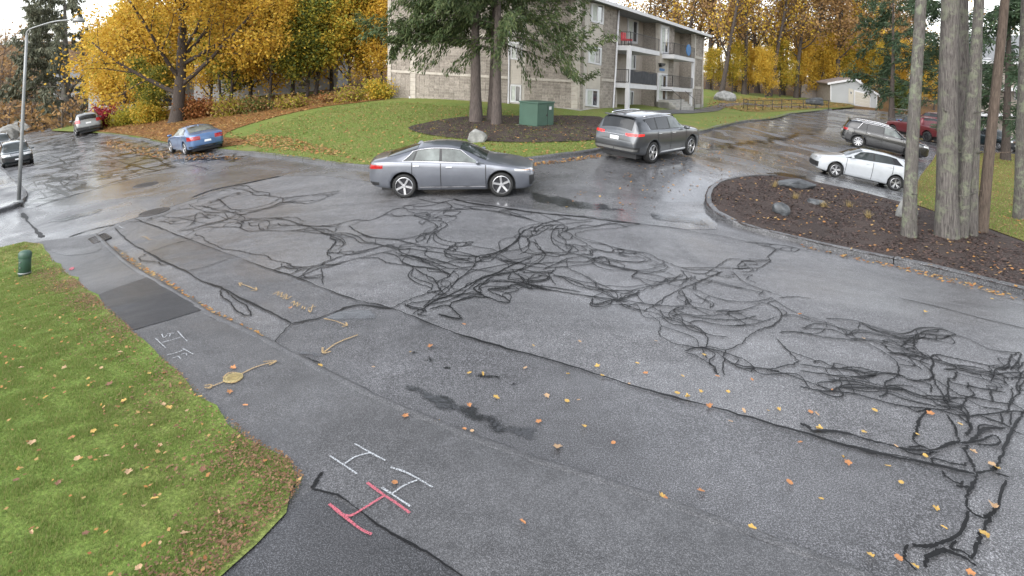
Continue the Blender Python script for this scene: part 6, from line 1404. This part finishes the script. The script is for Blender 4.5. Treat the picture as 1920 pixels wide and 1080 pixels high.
a, b_, c_, d_ = [Vector(q) for q in at([(166, 449), (196, 438), (208, 446), (177, 458)], .02)]
dr = empty('storm_drain', (0, 0, 0), label='iron storm drain grate in the gutter at the corner', cat='drain')
mb = MB()
for (p, q) in ((a, b_), (b_, c_), (c_, d_), (d_, a)): mb.tube([p, q], .03, 4)
mb.obj('frame', 'iron', dr)
for k in range(1, 8): MB().tube([a.lerp(b_, k/8), d_.lerp(c_, k/8)], .02, 4).obj('bar', 'iron', dr)
dn_ = Vector((0, 0, -.004)); mb = MB(); mb.add([p+dn_ for p in (a, b_, c_, d_)], [(0, 1, 2, 3)]); mb.obj('pit', 'seamline', dr)
# paint marks
def marks(name, label, mat, lines, w, off, cat='paint mark'):
    if len(lines) == 1:
        mb = MB(); ribbon(mb, smooth_line(at(lines[0])[:, :2], 5), w, off, .18, False); return tag(mb.obj(name, mat), label, cat)
    p0 = at1(*lines[0][0], off); root = empty(name, p0, 0, label, cat)
    for k, ln in enumerate(lines):
        P = at(ln)[:, :2]; mb = MB(); ribbon(mb, smooth_line(P, 5) if len(P) > 2 else np.array([P[0]+(P[1]-P[0])*t for t in np.linspace(0, 1, 6)]), w, off+.0012*(k % 4), .18, False)
        mb.v = [tuple(Vector(q)-p0) for q in mb.v]; mb.obj('stroke', mat, root)
    return root
def crp(x0, y0, s, *lines): return [[(x0+a/s, y0+b/s) for a, b in ln] for ln in lines]
marks('survey_mark', 'white sprayed H mark with small letters TV on the sidewalk', 'spraywhite', crp(0, 380, 2.842, [(828,738),(855,765),(882,790)], [(862,762),(915,748),(972,730)], [(945,700),(970,728),(997,755)], [(888,716),(928,712)], [(908,714),(903,730)], [(862,716),(872,736),(890,722)], [(890,830),(935,818),(985,800)], [(972,794),(1000,810),(1030,826)], [(918,846),(935,840),(950,836),(962,850)], [(965,825),(990,820),(995,832)]), .012, .042)
marks('survey_mark', 'upper white sprayed H mark on the driveway', 'spraywhite', crp(480, 600, 2.25, [(310,590),(370,630),(425,668)], [(370,628),(420,595),(485,578)], [(415,540),(485,580),(545,612)]), .018, .042)
marks('survey_mark', 'white sprayed H mark touching the pink mark on the driveway', 'spraywhite', crp(480, 600, 2.25, [(568,640),(640,665),(745,725)], [(680,695),(630,715),(570,755)], [(530,728),(575,757),(650,808)]), .018, .042)
marks('survey_mark', 'pink sprayed H mark on the driveway', 'spraypink', crp(480, 600, 2.25, [(308,798),(370,850),(440,905),(487,928)], [(365,845),(400,848),(450,820),(530,770),(545,760)], [(468,708),(530,755),(590,795),(648,838)]), .026, .046)
marks('survey_mark', 'yellow sprayed line and arrow through the small valve cover', 'sprayyellow', crp(0, 600, 2.25, [(868,300),(890,296),(960,268)], [(1012,245),(1080,212),(1165,188)], [(1110,190),(1165,187),(1135,205)], [(862,292),(890,290),(885,304),(862,300)], [(940,258),(960,240),(985,235),(1010,245),(1015,262),(990,278),(960,278),(942,265)]), .022, .042)
marks('survey_mark', 'yellow sprayed double arrow on the patched lane', 'sprayyellow', crp(240, 320, 2.842, [(592,606),(640,622),(685,642)], [(600,622),(592,604),(610,606)], [(655,646),(685,644),(680,628)]), .024, .021)
marks('survey_mark', 'yellow sprayed handwriting on the patched lane', 'sprayyellow', crp(240, 320, 2.842, [(772,666),(803,650),(795,672),(822,655),(815,680),(846,662)], [(825,690),(848,668),(842,692),(872,676)], [(868,714),(886,702),(882,728)], [(888,724),(905,708),(900,732),(918,716)], [(926,742),(932,728)], [(938,746),(944,732)], [(955,742),(1000,730)], [(985,722),(972,762),(960,748)]), .018, .021)
marks('survey_mark', 'yellow sprayed short arrow beside the gutter puddle', 'sprayyellow', crp(240, 320, 2.842, [(1045,795),(1110,810),(1165,832)], [(1140,838),(1167,833),(1160,815)]), .024, .021)
marks('survey_mark', 'yellow sprayed long arrow pointing down to the gutter puddle', 'sprayyellow', crp(240, 320, 2.842, [(1040,978),(1115,925),(1225,882)], [(1036,950),(1040,980),(1080,972)]), .024, .021)
marks('survey_mark', 'small yellow sprayed hook near the storm drain', 'sprayyellow', crp(40, 380, 6, [(1350,390),(1400,395),(1440,425),(1485,420)]), .024, .021)
marks('survey_mark', 'small white sprayed tick near the storm drain', 'spraywhite', crp(40, 380, 6, [(1095,268),(1130,290),(1170,295)]), .024, .021)
marks('parking_line', 'worn white parking line beside the white hatchback', 'linepaint', [[(1536, 331), (1580, 341), (1630, 353), (1695, 368)]], .1, .012)
tag(region('spray_blot', [(129,508),(133,505),(139,504),(138,508),(132,510)], .042, 'spraypink', None, smooth=2), 'pink paint blot on the sidewalk by the lawn edge', 'paint mark')
# puddles
def puddle(label, poly, off): o = region('puddle', poly, off, 'film', None, smooth=4, jitter=.01, edge=True, dens=.025); return tag(o, label, 'puddle')
puddle('puddle along the gutter below the yellow arrows', [(535,650),(560,655),(590,658),(612,664),(608,675),(590,682),(565,672),(545,664)], .0225)
puddle('small puddle on the sidewalk at the yellow arrow tip', [(505,672),(530,668),(548,672),(530,680),(508,683)], .041)
puddle('long puddle streak on the patched lane', [(750,645),(790,660),(830,680),(880,695),(930,702),(990,722),(960,726),(900,716),(850,700),(800,690),(770,672)], .014)
puddle('broad rippled puddle beside the berm', [(735,712),(800,728),(860,748),(930,775),(1000,800),(1035,818),(1010,835),(940,825),(880,800),(820,775),(770,750)], .014)
puddle('pale puddle at the patched lane edge', [(600,598),(650,578),(690,580),(720,596),(690,612),(650,606),(615,610)], .014)
puddle('puddle in front of the blue sedan', [(300,300),(350,296),(420,293),(480,300),(440,306),(380,304),(330,308)], .0165)
puddle('puddle at the tip of the planting island', [(1215,398),(1270,402),(1320,410),(1350,425),(1320,430),(1260,420),(1220,412)], .014)
puddle('long puddle behind the grey sedan in the lot', [(1010,360),(1080,372),(1170,392),(1160,402),(1080,394),(1000,380),(980,368)], .014)
puddle('puddle across the parking lot beyond the dark grey SUV', [(1330,270),(1420,258),(1500,248),(1540,252),(1470,266),(1390,280),(1330,284)], .014)
puddle('puddle beside the white hatchback nose', [(1440,320),(1490,326),(1530,335),(1560,348),(1520,344),(1460,332),(1420,328)], .014)
puddle('puddle on the side street corner', [(85,415),(140,400),(200,388),(205,396),(150,412),(95,424)], .0165)
# a road drain sheen is left to the asphalt itself
# dry tufts on the island
for k, (u, v) in enumerate(((1452, 350), (1491, 372), (1544, 388), (1592, 388), (1627, 408))):
    p = at1(u, v, .12); n = 60; a = rng.random(n)*6.28; sp = rng.uniform(.05, .22, n); h = rng.uniform(.1, .24, n); ba = np.stack([rng.normal(0, .03, n), rng.normal(0, .03, n), np.zeros(n)], 1); tpv = ba+np.stack([np.cos(a)*sp, np.sin(a)*sp, h], 1); wv = np.stack([-np.sin(a), np.cos(a), 0*a], 1)*.006
    V = np.stack([ba-wv, ba+wv, tpv], 1).reshape(-1, 3); o = link('grass_tuft', fastmesh('grass_tuft', V, np.arange(3*n).reshape(n, 3)), None, 'drygrass'); o.location = p
    tag(o, ('dry yellow grass tuft beside the long flat rock', 'dry yellow grass tuft left of the small flat rock', 'dry yellow grass tuft just below the small flat rock', 'dry grass clump at the lot side of the planting island', 'dry grass clump nearest the lone tree trunk')[k], 'grass tuft', 'dry tufts on the planting island')
# bins behind the pickup
for k, (u, v, D, m, lb) in enumerate(((1697, 214, 60, 'bluething', 'blue covered heap behind the maroon pickup'), (1722, 217, 60, 'greenbox', 'green dumpster behind the maroon pickup'))):
    p = onray(u, v+10, D); p.z = float(tz(p.x, p.y)); r = empty('dumpster', p, .3, lb, 'dumpster')
    r.scale = (.62, .62, .55)
    MB().add([(-.8, -.6, 0), (.8, -.6, 0), (.8, .6, 0), (-.8, .6, 0), (-.95, -.7, 1.2), (.95, -.7, 1.2), (.95, .7, 1.4), (-.95, .7, 1.4)], [(0, 3, 2, 1), (0, 1, 5, 4), (1, 2, 6, 5), (2, 3, 7, 6), (3, 0, 4, 7)]).obj('body', m, r)
    MB().add([(-1, -.75, 1.22), (1, -.75, 1.22), (1, .75, 1.45), (-1, .75, 1.45), (-1, -.75, 1.27), (1, -.75, 1.27), (1, .75, 1.5), (-1, .75, 1.5)], [(0, 3, 2, 1), (4, 5, 6, 7), (0, 1, 5, 4), (1, 2, 6, 5), (2, 3, 7, 6), (3, 0, 4, 7)]).obj('lid', m, r)
# ------------------------------------------------------------------ fallen leaves
def leaf_mesh(mat, seed):
    """a maple leaf, more or less crumpled and folded along its midrib"""
    r = random.Random(seed*7+len(mat)); pts = []; kind = seed % 4; fold = r.uniform(.1, .9); tw = r.uniform(-.5, .5)
    for k in range(22):
        a = -math.pi/2+2*math.pi*(k+.5)/22; lob = abs(math.cos((a-math.pi/2)*2.5)); rad = (.42+.3*lob**1.3 if kind < 2 else .5+.08*lob)*r.uniform(.86, 1.12)
        x, y = math.cos(a)*rad*(.95 if kind != 3 else .5), math.sin(a)*rad*(1 if kind != 2 else .8); pts.append((x, y))
    V = [(0, 0, .06)]
    for x, y in pts: V.append((x*(1-.25*fold), y, .05+abs(x)*fold*.7+.25*y*y*r.uniform(0, 1)+tw*x*y+r.uniform(0, .06)))
    n = len(pts); me = mesh('fallen_leaf', V, [(0, 1+k, 1+(k+1) % n) for k in range(n)]); me.materials.append(M[mat]); return me
LM = {m: [leaf_mesh(m, i) for i in range(8)] for m in ('leaf_or', 'leaf_ye', 'leaf_br', 'leaf_pa')}
words = {'leaf_or': 'orange', 'leaf_ye': 'yellow', 'leaf_br': 'brown', 'leaf_pa': 'pale tan'}
def put_leaf(u, v, m, size, off, where, grp):
    p = at1(u, v, off); o = link('fallen_leaf', random.choice(LM[m])); o.location = p; o.rotation_euler = (random.uniform(-.25, .25), random.uniform(-.25, .25), random.uniform(0, 6.28)); o.scale = (size, size, size*random.uniform(.6, 1.6))
    tag(o, f'single {words[m]} fallen leaf lying on {where}', 'leaf', grp)
RL = 1
roadl = [(807,650),(870,608),(880,700),(905,702),(985,690),(1025,742),(1085,750),(1095,800),(1063,752),(1065,702),(1000,648),(1087,640),(1120,687),(1195,682),(1230,640),(1270,738),(1280,705),(1290,745),(1315,735),(1330,762),(1365,735),(1410,712),(1440,770),(1460,768),(1520,773),(1531,777),(1560,731),(1537,805),(1580,858),(1590,868),(1620,810),(1665,874),(1680,836),(1735,855),(1720,815),(1745,775),(1800,795),(1825,848),(1860,870),(1870,878),(1315,921),(1240,930),(1248,934),(1055,875),(1410,990),(1540,935),(1685,1047),(1715,1062),(1632,1041),(1770,990),(1845,1000),(1862,950),(1820,1074),(1852,1006),(700,688),(885,808),(870,806),(820,791),(600,686),(655,718),(880,760),(1045,838),(1190,392),(1062,388),(1028,380),(1320,665),(1620,635),(1735,585),(1860,560),(1500,590),(1130,705),(1180,720),(1210,700),(1345,705),(1370,790),(1395,770),(1500,830),(1640,770),(1690,905),(1755,955),(1480,905),(1150,830),(1010,790),(930,745),(770,660)]
for i, (u, v) in enumerate(roadl):
    m = random.choice(['leaf_or', 'leaf_ye', 'leaf_ye', 'leaf_pa', 'leaf_or']); put_leaf(u, v, m, random.uniform(.04, .068)*(1.7 if (u, v) == (1045, 838) else 1), .026, 'the wet road', 'single leaves on the wet road')
for (u, v) in ((740,905),(460,760),(437,690),(310,700),(545,578),(430,735),(980,980),(760,780)): put_leaf(u, v, 'leaf_or', .06, .045, 'the sidewalk', 'single leaves on the sidewalk')
lawnl = [(90,505),(190,690),(232,752),(240,770),(135,820),(175,808),(145,860),(200,855),(305,760),(315,765),(255,838),(300,835),(330,800),(290,935),(240,885),(270,950),(450,980),(300,1018),(190,760),(165,710),(120,690),(85,745),(205,720),(40,690),(60,830),(110,905),(260,1065),(345,1000),(410,960),(330,880),(160,1000),(60,1000),(30,900),(225,660),(280,700),(350,770),(95,620),(150,600),(60,560),(380,880),(375,745)]
for (u, v) in lawnl: put_leaf(u, v, random.choice(['leaf_or', 'leaf_pa', 'leaf_pa', 'leaf_br', 'leaf_ye']), random.uniform(.035, .06), .08, 'the near lawn', 'single leaves on the near lawn')
def litter(name, label, poly, n, size, off, mat='leafl', weight=None, px=True):
    B = at(poly)[:, :2] if px else np.array(poly); lo, hi = B.min(0), B.max(0); P = np.zeros((0, 2))
    while len(P) < n:
        q = rng.uniform(lo, hi, (n*3, 2)); q = q[inside(q, B)]
        if weight is not None: q = q[rng.random(len(q)) < weight(q)]
        P = np.concatenate([P, q])
    P = P[:n]; z = tz(P[:, 0], P[:, 1])+off; c = np.c_[P, z]; a = rng.random(n)*6.28; s = size*rng.uniform(.6, 1.3, n)
    u = np.stack([np.cos(a), np.sin(a), rng.normal(0, .25, n)], 1)*s[:, None]; v = np.stack([-np.sin(a), np.cos(a), rng.normal(0, .25, n)], 1)*s[:, None]*.75
    c[:, 2] += s*.1
    V = np.stack([c-u*.5, c-u*.1+v*.5, c+u*.5, c-u*.1-v*.5], 1).reshape(-1, 3); o = link(name, fastmesh(name, V, np.arange(4*n).reshape(n, 4)), None, mat); return tag(o, label, 'leaves', kind='stuff')
VERGE = [(140,247),(183,250),(255,259),(312,271),(410,282),(470,268),(440,246),(520,222),(610,203),(722,190),(722,176),(600,180),(450,185),(300,197),(205,210),(195,228)]
litter('leaf_litter', 'thick carpet of orange leaves on the verge under the maples', VERGE, 9000, .17, .16)
litter('leaf_litter', 'scattered pale leaves on the lawn before the apartments', FAR_KERB[3:12]+[(1090,222),(1000,215),(730,195),(600,210),(480,240)], 2600, .12, .14)
litter('leaf_litter', 'leaves along the lawn edge near the kerb left of the grey sedan', [(420,275),(520,285),(640,300),(690,312),(640,290),(540,262),(480,255)], 1300, .13, .14)
litter('leaf_litter', 'leaves scattered on the lawn by the lot entrance', [(1000,303),(1130,283),(1310,249),(1480,214),(1400,214),(1150,262),(1000,290)], 500, .11, .14)
litter('leaf_litter', 'wet leaves lying in the gutter along the planting island', [(1500,459),(1600,482),(1700,502),(1800,527),(1920,560),(1920,568),(1800,538),(1700,510),(1600,488),(1500,463)], 230, .07, .02)
litter('leaf_litter', 'leaves scattered over the mulch of the planting island', ISL_KERB[2:]+[(1920,470),(1757,410),(1600,366),(1450,340)], 420, .075, .15)
litter('leaf_litter', 'leaves scattered over the round mulch bed', BED, 220, .08, .18)
litter('leaf_litter', 'leaves in the gutter beside the sidewalk berm', [(215,462),(270,500),(380,572),(520,645),(530,655),(380,585),(270,518),(205,468)], 260, .06, .012)
litter('leaf_litter', 'wet leaves along the lot entrance kerb', [(985,309),(1050,300),(1130,289),(1125,296),(1050,306),(990,313)], 200, .1, .014)
litter('leaf_litter', 'wet leaves on the parking lot around the island tip', [(1200,400),(1320,350),(1400,325),(1540,300),(1500,260),(1330,270),(1100,340),(1050,380)], 500, .08, .014)
litter('leaf_litter', 'leaves on the worn street beside the verge', [(200,262),(312,280),(420,292),(460,300),(330,300),(200,275)], 700, .12, .018)
litter('leaf_litter', 'leaves on the lawn among the tree trunks', LAWN_R+[(2080,440),(1990,310),(1850,292),(1762,283),(1725,340)], 900, .1, .14)
litter('leaf_litter', 'leaves on the grass between apartments and garage', [(1325,205),(1400,212),(1540,205),(1600,200),(1530,190),(1400,183),(1330,184)], 1800, .2, .17)
M['drift'] = leafmat('brown_leaf_drift', [(.12, .07, .04), (.18, .10, .055), (.24, .15, .08), (.09, .05, .03), (.20, .11, .05)], .1)
# brown leaf drift along the near lawn edge
edge = at(LAWN_EDGE)[:, :2]
def near_edge(q, w):
    d = np.full(len(q), 9e9)
    for a, b in zip(edge[:-1], edge[1:]):
        ab = b-a; t = np.clip(((q-a)@ab)/(ab@ab), 0, 1); d = np.minimum(d, np.linalg.norm(q-a-t[:, None]*ab, axis=1))
    return np.exp(-(d/w)**2)
vis = [(45,457),(0,467),(-60,480),(-60,1130),(370,1130)]+LAWN_EDGE[::-1][1:]
litter('leaf_litter', 'brown leaf drift along the near lawn edge', vis, 7500, .026, .075, 'drift', lambda q: near_edge(q, .42)*np.clip(.3+.6*np.sin(q[:, 0]*3.1+q[:, 1]*1.3)*np.sin(q[:, 1]*2.3)+.9*np.exp(-((q[:, 1]-5.2)/.8)**2), .1, 1))
litter('leaf_litter', 'small leaf bits scattered over the near lawn', vis, 500, .04, .085)
# grass blades
def blades(name, label, poly, n, h, w, off, mat, wt=None, lean=.5):
    B = at(poly)[:, :2]; lo, hi = B.min(0), B.max(0); P = np.zeros((0, 2))
    while len(P) < n:
        q = rng.uniform(lo, hi, (n, 2)); q = q[inside(q, B)]
        q = q[rng.random(len(q)) < np.clip(6.5/np.maximum(q[:, 1], 1), .12, 1)**1.3]
        if wt is not None: q = q[rng.random(len(q)) < wt(q)]
        P = np.concatenate([P, q])
    P = P[:n]; z = tz(P[:, 0], P[:, 1])+off-.01; a = rng.random(n)*6.28; hh = h*rng.uniform(.4, 1.5, n)*(.8+.3*np.sin(P[:, 0]*9.1+np.sin(P[:, 1]*7.7)*2)*np.sin(P[:, 1]*8.6+P[:, 0]*3)); ww = w*np.maximum(1, P[:, 1]/6)
    c = np.c_[P, z]; tp = c+np.stack([np.cos(a)*hh*lean*rng.random(n), np.sin(a)*hh*lean*rng.random(n), hh], 1); b = a+rng.normal(0, 1, n); s = np.stack([-np.sin(b), np.cos(b), 0*b], 1)*ww[:, None]
    V = np.stack([c-s, c+s, tp], 1).reshape(-1, 3); o = link(name, fastmesh(name, V, np.arange(3*n).reshape(n, 3)), None, mat); return tag(o, label, 'grass', kind='stuff')
blades('grass', 'short green grass of the near lawn', vis, 210000, .036, .0036, .05, 'grassblade', lambda q: 1-.8*near_edge(q, .22))
blades('grass', 'short grass of the lawn before the apartments', FAR_KERB[4:12]+[(1150,266),(1090,222),(1000,217),(730,194),(640,200),(480,245)], 60000, .07, .004, .12, 'grassblade')
blades('grass', 'thin grass of the lawn under the tree trunks', LAWN_R+[(2080,440),(1990,310),(1850,292),(1762,283),(1725,340)], 25000, .07, .005, .125, 'grassblade')
# mulch chips
litter('mulch_chips', 'dark wood chips covering the planting island', ISL_KERB[1:]+[(1920,465),(1757,408),(1600,364),(1450,336)], 16000, .06, .12, 'chips')
litter('mulch_chips', 'dark wood chips covering the round bed', BED, 7000, .07, .165, 'chips')
